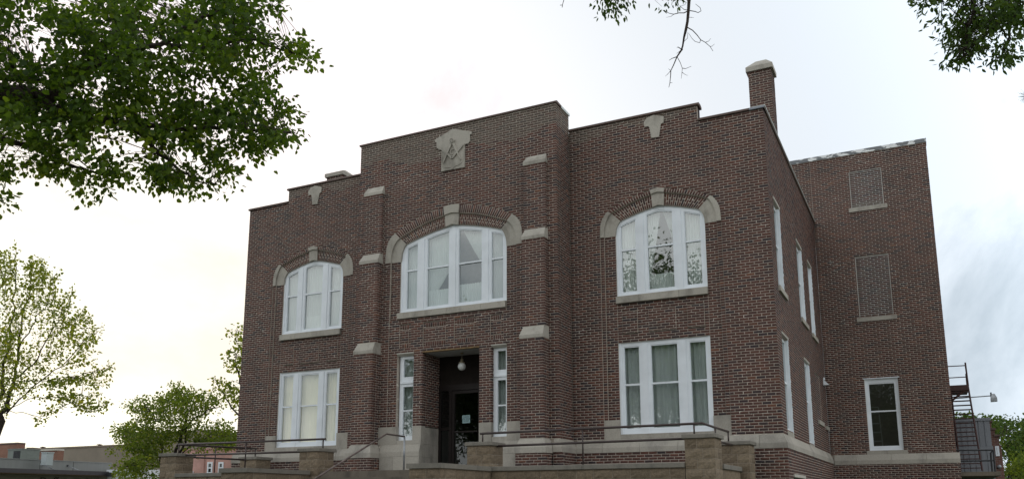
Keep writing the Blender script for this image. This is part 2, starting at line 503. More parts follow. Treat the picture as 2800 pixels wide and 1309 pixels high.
def lay(F, u0, u1, z0, z1, holes=(), out=0.0, phase=0.0, cornL=False, cornR=False, insL=False, insR=False, wash=None, mdep=0.13, dep=0.095, bed=None):
    """running-bond bricks on a mortar bed between u0..u1, z0..z1, leaving the holes (functions of height) open"""
    k0 = math.floor((z0 - ZB) / CH + 1e-6); k1 = math.ceil((z1 - ZB) / CH - 1e-6)
    for k in range(k0, k1):
        lo = max(z0, ZB + k * CH); hi = min(z1, ZB + (k + 1) * CH); zm = (lo + hi) / 2
        odd = k % 2
        a0 = u0 + ((0.205 if odd else 0.1) if insL else 0); b0 = u1 - ((0.205 if odd else 0.1) if insR else 0)
        iv = [(a0, b0)]
        for h in holes:
            r = h(zm)
            if r is None: continue
            nv = []
            for a, b in iv:
                if r[1] <= a or r[0] >= b: nv.append((a, b)); continue
                if r[0] > a: nv.append((a, r[0]))
                if r[1] < b: nv.append((r[1], b))
            iv = nv
        for a, b in iv:
            if b - a < 0.02: continue
            ma = u0 + 0.147 if (insL and a == a0) else a + (0.0025 if cornL and a == u0 else 0)
            mb_ = u1 - 0.147 if (insR and b == b0) else b - (0.0025 if cornR and b == u1 else 0)
            if mb_ > ma:
                (bed or MORTAR).hexa([F.p(ma, lo, out - 0.0030), F.p(mb_, lo, out - 0.0030), F.p(mb_, lo, out - mdep), F.p(ma, lo, out - mdep),
                             F.p(ma, hi, out - 0.0030), F.p(mb_, hi, out - 0.0030), F.p(mb_, hi, out - mdep), F.p(ma, hi, out - mdep)])
            if hi - lo < 0.03: continue
            js = [a]
            n = math.ceil((a - phase - odd * PITCHB / 2) / PITCHB)
            while True:
                q = phase + odd * PITCHB / 2 + n * PITCHB; n += 1
                if q >= b - 0.05: break
                if q > a + 0.05: js.append(q)
            js.append(b)
            for i in range(len(js) - 1):
                p, q = js[i], js[i + 1]
                d = dep
                if cornL and i == 0 and a == u0: d = 0.2 if odd else 0.095
                if cornR and i == len(js) - 2 and b == u1: d = 0.2 if odd else 0.095
                pa = p + (JT if i > 0 else (0.0 if cornL and a == u0 else JT * 0.7)); qb = q - (JT if i < len(js) - 2 else (0.0 if cornR and b == u1 else JT * 0.7))
                wv = wash((p + q) / 2, zm) if wash else 0.0
                brick(F, pa, qb, lo + JT, hi - JT * 0.9, out, d, wv)


def soldier(F, u0, u1, z0, z1, out):
    n = max(1, round((u1 - u0) / 0.067)); w = (u1 - u0) / n
    MORTAR.hexa([F.p(u0, z0, out - 0.006), F.p(u1, z0, out - 0.006), F.p(u1, z0, out - 0.1), F.p(u0, z0, out - 0.1),
                 F.p(u0, z1, out - 0.006), F.p(u1, z1, out - 0.006), F.p(u1, z1, out - 0.1), F.p(u0, z1, out - 0.1)])
    for i in range(n): brick(F, u0 + i * w + JT, u0 + (i + 1) * w - JT, z0 + JT, z1 - JT, out, 0.09, 0)


def rect(a, b, z0, z1): return lambda z: (a, b) if z0 < z < z1 else None


def curve_hole(c, pts):
    """opening under a half outline [(dx, z) from the foot to the top], mirrored about c"""
    zs = [p[1] for p in pts]; xs = [p[0] for p in pts]
    def f(z):
        if z < zs[0] or z > zs[-1]: return None
        h = float(np.interp(z, zs, xs)); return (c - h, c + h)
    return f


FRONT = Face((0, 0), (1, 0), (0, -1))
CFRONT = Face((0, YC), (1, 0), (0, -1))
SIDE = Face((W, 0), (0, 1), (1, 0))
REAR = Face((0, DR), (1, 0), (0, -1))


def stone(name, mb, m=None, parent=None): return mb.build(name, m or M_STONE, parent or LODGE)


def bez(p0, p1, bulge, n):
    """shallow curve from p0 to p1 lifted by bulge at mid length"""
    out = []
    for i in range(n + 1):
        t = i / n
        out.append((p0[0] + (p1[0] - p0[0]) * t, p0[1] + (p1[1] - p0[1]) * t + bulge * 4 * t * (1 - t)))
    return out


def arch(c, y, spring, intr_foot, mid_foot, out_foot, j_in, j_mid, j_out, k_in, k_mid, k_out, apex, n, bul, rec=0.05):
    """tudor arch: two rings of brick between moulded springer stones and a keystone; foot lists run from the spring to the joint"""
    F = Face((c, y), (1, 0), (0, -1))
    for s in (-1, 1):
        ci = bez(j_in, k_in, bul[0], n); cm = bez(j_mid, k_mid, bul[1], n); co = bez(j_out, k_out, bul[2], n)
        g = 0.13
        lerp = lambda p, q, t: (p[0] + (q[0] - p[0]) * t, p[1] + (q[1] - p[1]) * t)
        for i in range(n):
            def q4(A, B, v0, v1):
                a0, a1 = lerp(A[i], A[i + 1], g), lerp(A[i], A[i + 1], 1 - g)
                b0, b1 = lerp(B[i], B[i + 1], g), lerp(B[i], B[i + 1], 1 - g)
                return [(s * x, z) for x, z in (lerp(a0, b0, v0), lerp(a1, b1, v0), lerp(a1, b1, v1), lerp(a0, b0, v1))]
            hexbrick(q4(cm, co, 0.04, 0.95), F, 0.0, 0.1)
            if i % 2: splits = ((0.02, 0.34), (0.41, 0.95))
            else: splits = ((0.02, 0.60), (0.67, 0.95))
            for v0, v1 in splits: hexbrick(q4(ci, cm, v0, v1), F, -rec, 0.1)
            for A, B, o in ((cm, co, 0.0), (ci, cm, -rec)):
                MORTAR.hexa([F.p(s * A[i][0], A[i][1], o - 0.003), F.p(s * A[i + 1][0], A[i + 1][1], o - 0.003), F.p(s * A[i + 1][0], A[i + 1][1], o - 0.14), F.p(s * A[i][0], A[i][1], o - 0.14),
                             F.p(s * B[i][0], B[i][1], o - 0.003), F.p(s * B[i + 1][0], B[i + 1][1], o - 0.003), F.p(s * B[i + 1][0], B[i + 1][1], o - 0.14), F.p(s * B[i][0], B[i][1], o - 0.14)])
        mb = MB()
        for A, B, o in ((mid_foot, out_foot, -0.012), (intr_foot, mid_foot, rec - 0.012)):
            for i in range(len(A) - 1):
                q = [A[i], B[i], B[i + 1], A[i + 1]]
                mb.slab([(c + s * x, z) for x, z in q], y + o, y + 0.16)
        stone('springer_stone', mb)
    mb = MB()
    mb.slab([(c - k_mid[0], k_mid[1]), (c, k_mid[1] + 0.035), (c + k_mid[0], k_mid[1]), (c + k_out[0], k_out[1] + 0.01), (c, k_out[1] + 0.045), (c - k_out[0], k_out[1] + 0.01)], y - 0.03, y + 0.15)
    mb.slab([(c - k_in[0], k_in[1] - 0.006), (c, apex), (c + k_in[0], k_in[1] - 0.006), (c + k_mid[0], k_mid[1]), (c, k_mid[1] + 0.035), (c - k_mid[0], k_mid[1])], y + 0.01, y + 0.15)
    stone('keystone', mb)


def column_plate(mb, xs, bot, top, holes, y0, y1):
    """window frame plate: columns between xs from bot to top(x), with the lights (a,b,zb,zt(x)) left open"""
    for a, b in zip(xs[:-1], xs[1:]):
        xm = (a + b) / 2
        h = next((q for q in holes if q[0] - 1e-6 <= xm <= q[1] + 1e-6), None)
        if h is None:
            mb.slab([(a, bot), (b, bot), (b, top(b)), (a, top(a))], y0, y1)
        else:
            mb.slab([(a, bot), (b, bot), (b, h[2]), (a, h[2])], y0, y1)
            mb.slab([(a, h[3](a)), (b, h[3](b)), (b, top(b)), (a, top(a))], y0, y1)


def make_window(c, y, hw, bot, top, lights, rail, glass_bot, head, glass=None, name='window', samples=7):
    """white frame with double-hung lights; top(x) and head(x) give the outlines of frame and glass"""
    xs = {-hw, hw}
    for a, b in lights: xs |= {a + (b - a) * t / samples for t in range(samples + 1)}
    if lights[0][0] < 0:
        for t in range(1, 5): xs |= {-hw + (lights[0][0] + hw) * t / 5, hw - (hw - lights[-1][1]) * t / 5}
    xs |= {0.0}
    xs = sorted(xs)
    mb = MB()
    sh = lambda f: (lambda x: f(x - c))
    column_plate(mb, [c + x for x in xs], bot, sh(top), [(c + a, c + b, glass_bot, sh(head)) for a, b in lights], y, y + 0.05)
    # raised outer trim and mullion covers
    mb.box((c - hw, y - 0.022, bot), (c - hw + 0.055, y, top(-hw) + 0.0))
    mb.box((c + hw - 0.055, y - 0.022, bot), (c + hw, y, top(hw) + 0.0))
    mb.box((c - hw + 0.055, y - 0.02, bot), (c + hw - 0.055, y, bot + 0.035))
    for (a0, b0), (a1, b1) in zip(lights[:-1], lights[1:]):
        w = (a1 - b0) / 2 - 0.075
        if w > 0.02:
            xm = c + (b0 + a1) / 2
            mb.slab([(xm - w, bot + 0.035), (xm + w, bot + 0.035), (xm + w, min(top(xm + w - c), top(xm - w - c)) - 0.05), (xm - w, min(top(xm + w - c), top(xm - w - c)) - 0.05)], y - 0.02, y)
    win = mb.build(name, M_WHITE, LODGE)
    for a, b in lights:
        s = MB(); t = 0.022
        zt = min(head(a), head(b))
        s.box((c + a, y + 0.012, glass_bot), (c + a + t, y + 0.062, head(a)))
        s.box((c + b - t, y + 0.012, glass_bot), (c + b, y + 0.062, head(b)))
        s.box((c + a + t, y + 0.012, glass_bot), (c + b - t, y + 0.062, glass_bot + 0.03))
        n = samples
        for i in range(n):
            p, q = a + t + (b - a - 2 * t) * i / n, a + t + (b - a - 2 * t) * (i + 1) / n
            s.slab([(c + p, head(p) - 0.03), (c + q, head(q) - 0.03), (c + q, head(q)), (c + p, head(p))], y + 0.014, y + 0.06)
        s.build('sash', M_WHITE, win)
        MB().box((c + a + t, y + 0.006, rail - 0.022), (c + b - t, y + 0.07, rail + 0.022)).build('meeting_rail', M_WHITE, win)
        g = MB(); ps = [a + 0.01 + (b - a - 0.02) * i / n for i in range(n + 1)]
        poly = [(c + a + 0.01, rail)] + [(c + b - 0.01, rail)] + [(c + p, head(p) - 0.012) for p in reversed(ps)]
        g.add([(x, y + 0.040, z) for x, z in poly], [tuple(range(len(poly)))]); g.build('pane', glass or M_GLASS, win)
        g = MB(); g.add([(c + a + 0.01, y + 0.052, glass_bot + 0.01), (c + b - 0.01, y + 0.052, glass_bot + 0.01), (c + b - 0.01, y + 0.052, rail), (c + a + 0.01, y + 0.052, rail)], [(0, 1, 2, 3)])
        g.build('pane', glass or M_GLASS, win)
    return win


# --- wings
W_IN = [(1.163, 8.326), (1.158, 8.44), (1.14, 8.53), (1.10, 8.62), (1.05, 8.69), (1.02, 8.722)]
W_MID = [(1.463, 8.326), (1.456, 8.50), (1.43, 8.64), (1.385, 8.77), (1.32, 8.89), (1.262, 8.950)]
W_OUT = [(1.572, 8.326), (1.565, 8.54), (1.545, 8.70), (1.495, 8.83), (1.42, 8.94), (1.340, 9.012)]
W_TOPOUT = W_OUT + [(x, z) for x, z in bez((1.340, 9.012), (0.19, 9.385), 0.065, 12)][1:] + [(0.001, 9.41)]
W_INTOP = W_IN + [(x, z) for x, z in bez((1.02, 8.722), (0.15, 8.955), 0.018, 8)][1:] + [(0.0, 8.985)]
wx = [p[0] for p in reversed(W_INTOP)]; wz = [p[1] for p in reversed(W_INTOP)]
wing_top = lambda x: float(np.interp(abs(x), wx, wz))


def wing_wash(u, z):
    # the parapet heads have weathered to a greyish olive
    d = abs(abs(u) - 3.1)
    lim = 11.32 - 0.02 * d + 0.11 * math.sin(3.1 * u) - max(0, 2.6 - d) * 0.07
    return (0.72 if z > lim else 0.0) * RND.uniform(0.6, 1)


for sgn in (1, -1):
    c = 5.54 * sgn
    zone = rect(c - 1.572, c + 1.572, 3.085, 8.326)
    ar = curve_hole(c, W_TOPOUT)
    u0, u1 = (3.135, W) if sgn > 0 else (-W, -3.135)
    sh = [(-0.27, 11.13), (-0.27, 11.28), (-0.2, 11.36), (0.24, 11.32), (0.23, 11.13), (0.1, 10.8), (-0.1, 10.8)]
    orn = [rect(c - 0.255, c + 0.245, 11.14, 11.40), rect(c - 0.115, c + 0.11, 10.79, 11.14)]
    stepx = 6.645
    low = rect(stepx, 9, 11.02, 12) if sgn > 0 else rect(-9, -stepx, 11.02, 12)
    ph = W if sgn > 0 else -W
    lay(FRONT, u0, u1, 3.085, 11.45, [zone, ar, low] + orn, phase=ph, cornR=sgn > 0, cornL=sgn < 0, wash=wing_wash)
    # window bay: plain band and recessed jambs
    for s in (-1, 1):
        a, b = sorted((c + s * 1.463, c + s * 1.572)); lay(FRONT, a, b, 3.567, 8.326, out=-0.018, phase=a + 0.05)
        a, b = sorted((c + s * 1.163, c + s * 1.463)); lay(FRONT, a, b, 3.567, 8.326, out=-0.05, phase=c + s * 1.163)
        a, b = sorted((c + s * 1.163, c + s * 1.566))
        stone('jamb_stone', MB().box((a, -0.012 if False else 0.006, 3.088), (b, 0.15, 3.567)), M_BASE)
    pz = [(-1.035, -0.635), (-0.345, 0.345), (0.635, 1.055)]
    pan = [rect(c + a, c + b, 5.74, 6.30) for a, b in pz]
    lay(FRONT, c - 1.163, c + 1.163, 5.51, 6.515, pan, out=-0.05, phase=c)
    for a, b in pz: lay(FRONT, c + a, c + b, 5.74, 6.30, out=-0.034, phase=c + a)
    arch(c, 0.0, 8.326, W_IN, W_MID, W_OUT, (1.02, 8.722), (1.262, 8.950), (1.340, 9.012), (0.15, 8.955), (0.165, 9.285), (0.19, 9.385), 8.985, 17, (0.018, 0.035, 0.065))
    # sill in three pieces with pale joints
    for a, b in ((-1.17, -0.56), (-0.553, 0.457), (0.464, 1.17)):
        stone('window_sill', MB().slabx([(-0.035, 6.525), (0.2, 6.525), (0.2, 6.745), (0.1, 6.725), (-0.035, 6.70)], c + a, c + b))
    for a, b in ((-1.163, -0.4), (-0.393, 0.393), (0.4, 1.163)):
        stone('window_sill', MB().box((c + a, 0.012, 3.088), (c + b, 0.2, 3.205)), M_BASE)
    WL = [(-1.05, -0.628), (-0.35, 0.35), (0.628, 1.05)]
    make_window(c, 0.1, 1.163, 6.715, wing_top, WL, 7.935, 6.80, lambda x: wing_top(x) - 0.105)
    make_window(c, 0.1, 1.163, 3.205, lambda x: 5.51, WL, 4.44, 3.32, lambda x: 5.415, samples=2)
    # shield stone in the parapet
    o = MB().slab([(c - 0.28, 11.27), (c - 0.205, 11.375), (c - 0.02, 11.42), (c + 0.25, 11.33), (c + 0.235, 11.16), (c + 0.165, 11.13), (c + 0.105, 10.79), (c - 0.1, 10.80), (c - 0.14, 11.10), (c - 0.17, 11.14), (c - 0.27, 11.14)], -0.03, 0.1)
    stone('shield_stone', o)
    # clay coping on the stepped parapet
    def cop(a, b, z, nm='coping', m=M_COPING):
        L = abs(b - a); n = max(1, round(L / 0.75))
        for i in range(n):
            p, q = a + (b - a) * i / n, a + (b - a) * (i + 1) / n; p, q = min(p, q) + 0.003, max(p, q) - 0.003
            MB().slabx([(-0.045, z), (0.32, z), (0.32, z + 0.06), (0.22, z + 0.095), (0.02, z + 0.085), (-0.045, z + 0.045)], p, q).build(nm, m, LODGE)
    if sgn > 0:
        cop(3.135, 6.70, 11.45); cop(6.66, 7.93, 11.02); cop(7.93, 8.30, 11.02, 'flashing', M_FLASH)
    else:
        cop(-3.135, -6.70, 11.45); cop(-6.66, -8.31, 11.02)
    # step end and parapet body behind
    MB().box((min(stepx * sgn, stepx * sgn - 0.13 * sgn), 0.1, 11.02), (max(stepx * sgn, stepx * sgn - 0.13 * sgn), 0.3, 11.45)).build('parapet_end', M_BRICK, LODGE)
    # water table and the brick base below it
    def wt_piece(a, b):
        stone('water_table_stone', MB().slabx([(-0.012, 3.085), (0.1, 3.085), (0.1, 2.762), (-0.1, 2.762), (-0.1, 2.885)], a + 0.004, b - 0.004), M_BASE)
    e0 = 3.135
    if sgn > 0:
        for a, b in ((3.24, 3.95), (3.95, 4.9), (4.9, 5.85), (5.85, 6.8), (6.8, 7.75)): wt_piece(a, b)
    else:
        for a, b in ((-8.36, -7.4), (-7.4, -6.4), (-6.4, -5.4), (-5.4, -4.3), (-4.3, -3.24)): wt_piece(a, b)
    lay(Face((0, -0.085), (1, 0), (0, -1)), u0 - (0.085 if sgn < 0 else 0), u1 + (0.085 if sgn > 0 else 0), 1.9 if sgn > 0 else 2.2, 2.762, phase=ph, cornR=sgn > 0)
    MB().box((min(u0, u1), -0.06, 0), (max(u0, u1), 0.1, 2.2 if sgn < 0 else 1.9)).build('base_wall', M_BASE, LODGE)

# corner water-table stone, mitred round the right corner, and the run along the side wall
mb = MB()
prof = [(0.012, 3.085), (-0.1, 3.085), (-0.1, 2.762), (0.1, 2.762), (0.1, 2.885)]
ring = lambda d: [(7.754, -d), (W + d, -d), (W + d, 0.9)]
vs = []
for i in range(3):
    for d, z in prof:
        x, y = ring(d)[i]
        vs.append((x, y, z))
fs = [(0, 1, 2, 3, 4), (14, 13, 12, 11, 10)]
for i in range(2):
    for j in range(5):
        a, b = i * 5 + j, i * 5 + (j + 1) % 5
        fs.append((a, b, b + 5, a + 5))
stone('water_table_stone', mb.add(vs, fs), M_BASE)
ys = [0.9, 2.0, 3.2, 4.3, 5.4, 6.5, 7.6, 8.7, 9.68]
for a, b in zip(ys[:-1], ys[1:]):
    stone('water_table_stone', MB().slab([(W + 0.012, 3.085), (W - 0.1, 3.085), (W - 0.1, 2.762), (W + 0.1, 2.762), (W + 0.1, 2.885)], a + 0.004, b - 0.004), M_BASE)
xs_ = [8.38, 9.05, 10.1, 11.1, 12.04]
for a, b in zip(xs_[:-1], xs_[1:]):
    stone('water_table_stone', MB().slabx([(DR - 0.012, 3.05), (DR + 0.1, 3.05), (DR + 0.1, 2.73), (DR - 0.1, 2.73), (DR - 0.1, 2.86)], a + 0.004, b - 0.004), M_BASE)

# --- side wall of the front block
SW = [(0.735, 1.665, 3.205, 5.53), (0.735, 1.60, 6.72, 8.93), (4.60, 5.62, 3.14, 5.48), (4.56, 5.62, 6.68, 8.93), (6.95, 7.86, 6.65, 8.93)]
lay(SIDE, 0, DR, 3.085, 11.02, [rect(a, b, z0, z1) for a, b, z0, z1 in SW] + [rect(6.9, 8.05, 4.0, 5.42)], phase=0.0, insL=True)
pale = MB(); lay(SIDE, 6.912, 8.038, 4.0, 5.408, out=-0.012, phase=6.9 + 0.05, bed=pale); pale.build('pale_mortar', M_PALE, LODGE)
lay(Face((W + 0.085, -0.085), (0, 1), (1, 0)), 0, DR, 1.3, 2.762, [rect(0.72, 2.45, 0.9, 2.13)], phase=0.0, insL=True)
for a, b, z0, z1 in SW:
    mb = MB(); x = W - 0.07
    mb.box((x - 0.05, a, z0), (x, a + 0.09, z1)); mb.box((x - 0.05, b - 0.09, z0), (x, b, z1))
    mb.box((x - 0.05, a + 0.09, z0), (x, b - 0.09, z0 + 0.1)); mb.box((x - 0.05, a + 0.09, z1 - 0.1), (x, b - 0.09, z1))
    mb.box((x, a, z0), (x + 0.045, a + 0.03, z1)); mb.box((x, b - 0.05, z0), (x + 0.055, b, z1))
    win = mb.build('window', M_WHITE, LODGE)
    zr = z0 + (z1 - z0) * 0.52
    MB().box((x - 0.05, a + 0.09, zr - 0.025), (x + 0.005, b - 0.09, zr + 0.025)).build('meeting_rail', M_WHITE, win)
    for p, q, xx in ((z0 + 0.1, zr, x - 0.035), (zr, z1 - 0.1, x - 0.022)):
        g = MB(); g.add([(xx, a + 0.09, p), (xx, b - 0.09, p), (xx, b - 0.09, q), (xx, a + 0.09, q)], [(0, 1, 2, 3)]); g.build('pane', M_GLASS, win)
    # painted steel lintel and rough caulk line
    MB().slab([(W - 0.1, z1 + 0.005), (W + 0.012, z1 + 0.005), (W + 0.02, z1 + 0.05), (W - 0.1, z1 + 0.05)], a - 0.06, b + 0.06).build('lintel', M_LINTEL, win)
    mb = MB(); zz = z0
    while zz < z1 - 0.05:
        h = RND.uniform(0.05, 0.075); mb.box((W - 0.03, b - 0.022 - RND.uniform(0, 0.01), zz), (W + RND.uniform(0.004, 0.014), b + RND.uniform(0.001, 0.012), zz + h)); zz += h
    mb.build('caulk', M_WHITE, win)
    stone('window_sill', MB().box((W - 0.12, a - 0.05 if z0 > 6 else a, z0 - 0.13), (W + 0.05 if z0 > 6 else W + 0.008, b + 0.33 if z0 > 6 else b + 0.06, z0 - 0.003)))
for a, b, z in ((7.0, 8.2, 3.98), (8.85, DR - 0.1, 3.95)):
    stone('window_sill', MB().box((W - 0.1, a, z - 0.12), (W + 0.05, b, z)))
stone('basement_lintel', MB().box((W - 0.1, 0.62, 2.13), (W + 0.11, 2.55, 2.2)), M_LINTEL)
MB().box((W - 0.04, 0.72, 0.9), (W - 0.02, 2.45, 2.13)).build('basement_pane', M_DGLASS, LODGE)
MB().box((W - 0.3, 0.0, 11.02), (W + 0.035, DR - 0.01, 11.075)).build('side_coping', M_COPING, LODGE)
MB().box((W - 0.25, 0.0, 11.075), (W + 0.05, DR - 0.01, 11.10)).build('flashing', M_WHITEFLASH, LODGE)

# --- rear block
BW = [(9.51, 10.525, 11.37, 12.67), (9.49, 10.52, 7.555, 9.64)]
RW = (9.47, 10.475, 3.17, 5.495)
lay(REAR, W, XR, 3.05, 13.3, [rect(*b) for b in BW] + [rect(*RW)], phase=XR, cornR=True)
lay(Face((0, DR - 0.085), (1, 0), (0, -1)), W, XR + 0.07, 1.9, 2.73, phase=XR, cornR=True)
for i, (a, b, z0, z1) in enumerate(BW):
    # opening bricked up later in paler mortar, slightly set back
    pale = MB(); lay(REAR, a + 0.012, b - 0.012, z0, z1 - 0.012, out=-0.02, phase=a + 0.06, mdep=0.1, bed=pale, wash=lambda u, z: RND.uniform(0, 0.5) + (0.5 if i == 0 and z < 11.55 else 0))
    pale.build('pale_mortar', M_PALE, LODGE)
    mb = MB()
    for p, q in ((a, a + 0.014), (b - 0.014, b)): mb.box((p, DR + 0.006, z0), (q, DR + 0.06, z1))
    mb.box((a, DR + 0.006, z1 - 0.014), (b, DR + 0.06, z1))
    mb.build('pale_mortar_edge', M_PALE, LODGE)
    stone('window_sill', MB().box((a - 0.09, DR - 0.04, z0 - 0.135), (b + 0.1, DR + 0.1, z0)))
a, b, z0, z1 = RW
make_window((a + b) / 2, DR + 0.08, (b - a) / 2, z0, lambda x: z1, [(-0.40, 0.40)], 4.435, z0 + 0.115, lambda x: z1 - 0.135, M_DGLASS, samples=2)
MB().box((a - 0.04, DR - 0.006, z1 + 0.002), (b + 0.05, DR + 0.1, z1 + 0.03)).build('lintel', M_WHITE, LODGE)
for p, q in ((a - 0.09, 9.97), (9.977, b + 0.11)):
    stone('window_sill', MB().box((p, DR - 0.01, 3.053), (q, DR + 0.12, 3.168)), M_BASE)
MB().slabx([(DR - 0.03, 13.3), (DR + 0.35, 13.3), (DR + 0.35, 13.43), (DR - 0.02, 13.44)], W - 3, XR + 0.02).build('painted_coping', M_PEEL, LODGE)
MB().box((XR - 0.12, DR + 0.2, 0), (XR, DR + 9, 13.3)).build('outer_wall', far_brick('rear_brick', (0.09, 0.05, 0.045), (0.12, 0.065, 0.05), (0.28, 0.26, 0.22)), LODGE)
MB().box((-W, DR + 0.11, 0), (W - 0.05, DR + 0.2, 13.2)).build('cross_wall', M_INNER, LODGE)

MORTAR.box((W - 0.15, 0.15, 0.0), (W - 0.03, DR + 0.1, 3.12)); MORTAR.box((W - 0.2, DR + 0.03, 1.5), (XR - 0.02, DR + 0.13, 3.12))
lay(REAR, W - 2.6, W, 10.92, 13.3, phase=XR)
MB().box((W - 0.2, DR + 8.9, 0), (XR - 0.13, DR + 9.0, 13.3)).build('outer_wall', M_INNER, LODGE)
MB().box((W - 2.6, DR + 0.2, 10.9), (W - 2.5, DR + 9.0, 13.3)).build('outer_wall', M_INNER, LODGE)
MB().box((W - 0.16, DR - 0.12, 3.1), (W - 0.02, DR + 0.14, 10.95)).build('corner_fill', M_MORTAR, LODGE)
MB().box((3.0, -0.14, 3.1), (3.125, 0.14, 11.4)).build('corner_fill', M_MORTAR, LODGE)
MB().box((-3.125, -0.14, 3.1), (-3.0, 0.14, 11.4)).build('corner_fill', M_MORTAR, LODGE)
# --- centre block
C_IN = [(1.665, 8.19), (1.66, 8.30), (1.64, 8.42), (1.60, 8.54), (1.55, 8.63), (1.50, 8.690)]
C_MID = [(1.975, 8.19), (1.962, 8.36), (1.93, 8.54), (1.87, 8.69), (1.79, 8.80), (1.695, 8.880)]
C_OUT = [(2.155, 8.19), (2.15, 8.42), (2.13, 8.62), (2.08, 8.80), (1.98, 8.94), (1.850, 9.040)]
C_TOPOUT = C_OUT + [(x, z) for x, z in bez((1.850, 9.040), (0.25, 9.555), 0.10, 14)][1:] + [(0.001, 9.60)]
C_INTOP = C_IN + [(x, z) for x, z in bez((1.50, 8.690), (0.20, 9.005), 0.03, 8)][1:] + [(0.0, 9.045)]
cx_ = [p[0] for p in reversed(C_INTOP)]; cz_ = [p[1] for p in reversed(C_INTOP)]
cen_top = lambda x: float(np.interp(abs(x), cx_, cz_))
PX0, PX1 = 2.245, 2.875
EMB = [rect(-0.34, 0.41, 10.6, 11.27), rect(-0.5, 0.53, 11.27, 11.53), rect(-0.42, 0.48, 11.53, 11.62), rect(-0.2, 0.35, 11.62, 11.75)]


def cen_wash(u, z):
    lim = 11.12 + 0.14 * math.sin(2.2 * u + 0.6) + (0.12 if u > 1.3 else 0) + (0.10 if u < -2 else 0)
    return (0.8 if z > lim else 0.0) * RND.uniform(0.6, 1)


lay(CFRONT, -3.135, 3.135, 6.515, 11.90, [rect(-1.975, 1.975, 5.0, 8.19), curve_hole(0, C_TOPOUT)] + EMB, phase=3.135, cornR=True, cornL=True, wash=cen_wash)
for s in (-1, 1):
    a, b = sorted((s * 1.665, s * 1.975)); lay(CFRONT, a, b, 6.515, 8.19, out=-0.05, phase=s * 1.665)
    a, b = sorted((s * 1.975, s * 3.135)); lay(CFRONT, a, b, 3.567, 6.515, phase=3.135, cornR=s > 0, cornL=s < 0)
    a, b = sorted((s * 1.685, s * 1.975)); lay(CFRONT, a, b, 3.567, 5.577, out=-0.012, phase=s * 1.685)
PAN = [(-1.63, -1.26), (-0.866, -0.085), (0.112, 0.786), (1.205, 1.59)]
lay(CFRONT, -1.975, 1.975, 5.577, 6.515, [rect(a, b, 5.705, 6.365) for a, b in PAN], out=-0.012, phase=0.0)
for a, b in PAN:
    w = 0.075
    lay(CFRONT, a, b, 5.84, 6.23, out=-0.034, phase=a + w)
    soldier(CFRONT, a + w, b - w, 6.23, 6.365, -0.034); soldier(CFRONT, a + w, b - w, 5.705, 5.84, -0.034)
    lay(CFRONT, a, a + w, 5.705, 5.84, out=-0.034, phase=a); lay(CFRONT, b - w, b, 5.705, 5.84, out=-0.034, phase=b)
    lay(CFRONT, a, a + w, 6.23, 6.365, out=-0.034, phase=a); lay(CFRONT, b - w, b, 6.23, 6.365, out=-0.034, phase=b)
    lay(CFRONT, a + w, b - w, 5.855, 6.215, out=-0.02, phase=a + w, mdep=0.06, dep=0.04)
# right return of the projecting block
RET = Face((3.135, YC), (0, 1), (1, 0))
lay(RET, 0, 0.9, 3.085, 11.90, phase=0.0, insL=True, wash=lambda u, z: cen_wash(3.0, z))
lay(Face((-3.135, YC), (0, 1), (-1, 0)), 0, 0.9, 3.085, 11.90, phase=0.0, insL=True)
arch(0.0, YC, 8.19, C_IN, C_MID, C_OUT, (1.50, 8.690), (1.695, 8.880), (1.850, 9.040), (0.20, 9.005), (0.225, 9.325), (0.25, 9.555), 9.045, 25, (0.03, 0.06, 0.10))
for a, b in ((-1.70, -1.13), (-1.123, -0.1), (-0.093, 0.93), (0.937, 1.66)):
    stone('window_sill', MB().slabx([(YC - 0.035, 6.54), (YC + 0.2, 6.54), (YC + 0.2, 6.745), (YC + 0.1, 6.725), (YC - 0.035, 6.705)], a, b))
CL = [(-1.50, -1.13), (-0.84, -0.115), (0.165, 0.905), (1.175, 1.55)]
make_window(0.0, YC + 0.1, 1.665, 6.72, cen_top, CL, 7.915, 6.80, lambda x: cen_top(x) - 0.10)
# emblem stone with shield, compasses, square and letter
y0 = YC - 0.035
emb = MB().slab([(-0.335, 10.61), (0.41, 10.60), (0.405, 11.27), (0.52, 11.275), (0.572, 11.33), (0.572, 11.525), (0.62, 11.525), (0.63, 11.60), (0.03, 11.805), (-0.55, 11.60), (-0.55, 11.53), (-0.505, 11.50), (-0.495, 11.335), (-0.44, 11.31), (-0.44, 11.275), (-0.335, 11.25)], y0, YC + 0.1)
EMBLEM = stone('emblem_stone', emb)
rel = MB(); yr0, yr1 = y0 - 0.045, y0


def bar(mb, p, q, w0, w1, ya, yb):
    p, q = Vector(p), Vector(q); d = (q - p).normalized(); n = Vector((-d.y, d.x))
    mb.slab([tuple(p + n * w0), tuple(q + n * w1), tuple(q - n * w1), tuple(p - n * w0)], ya, yb)


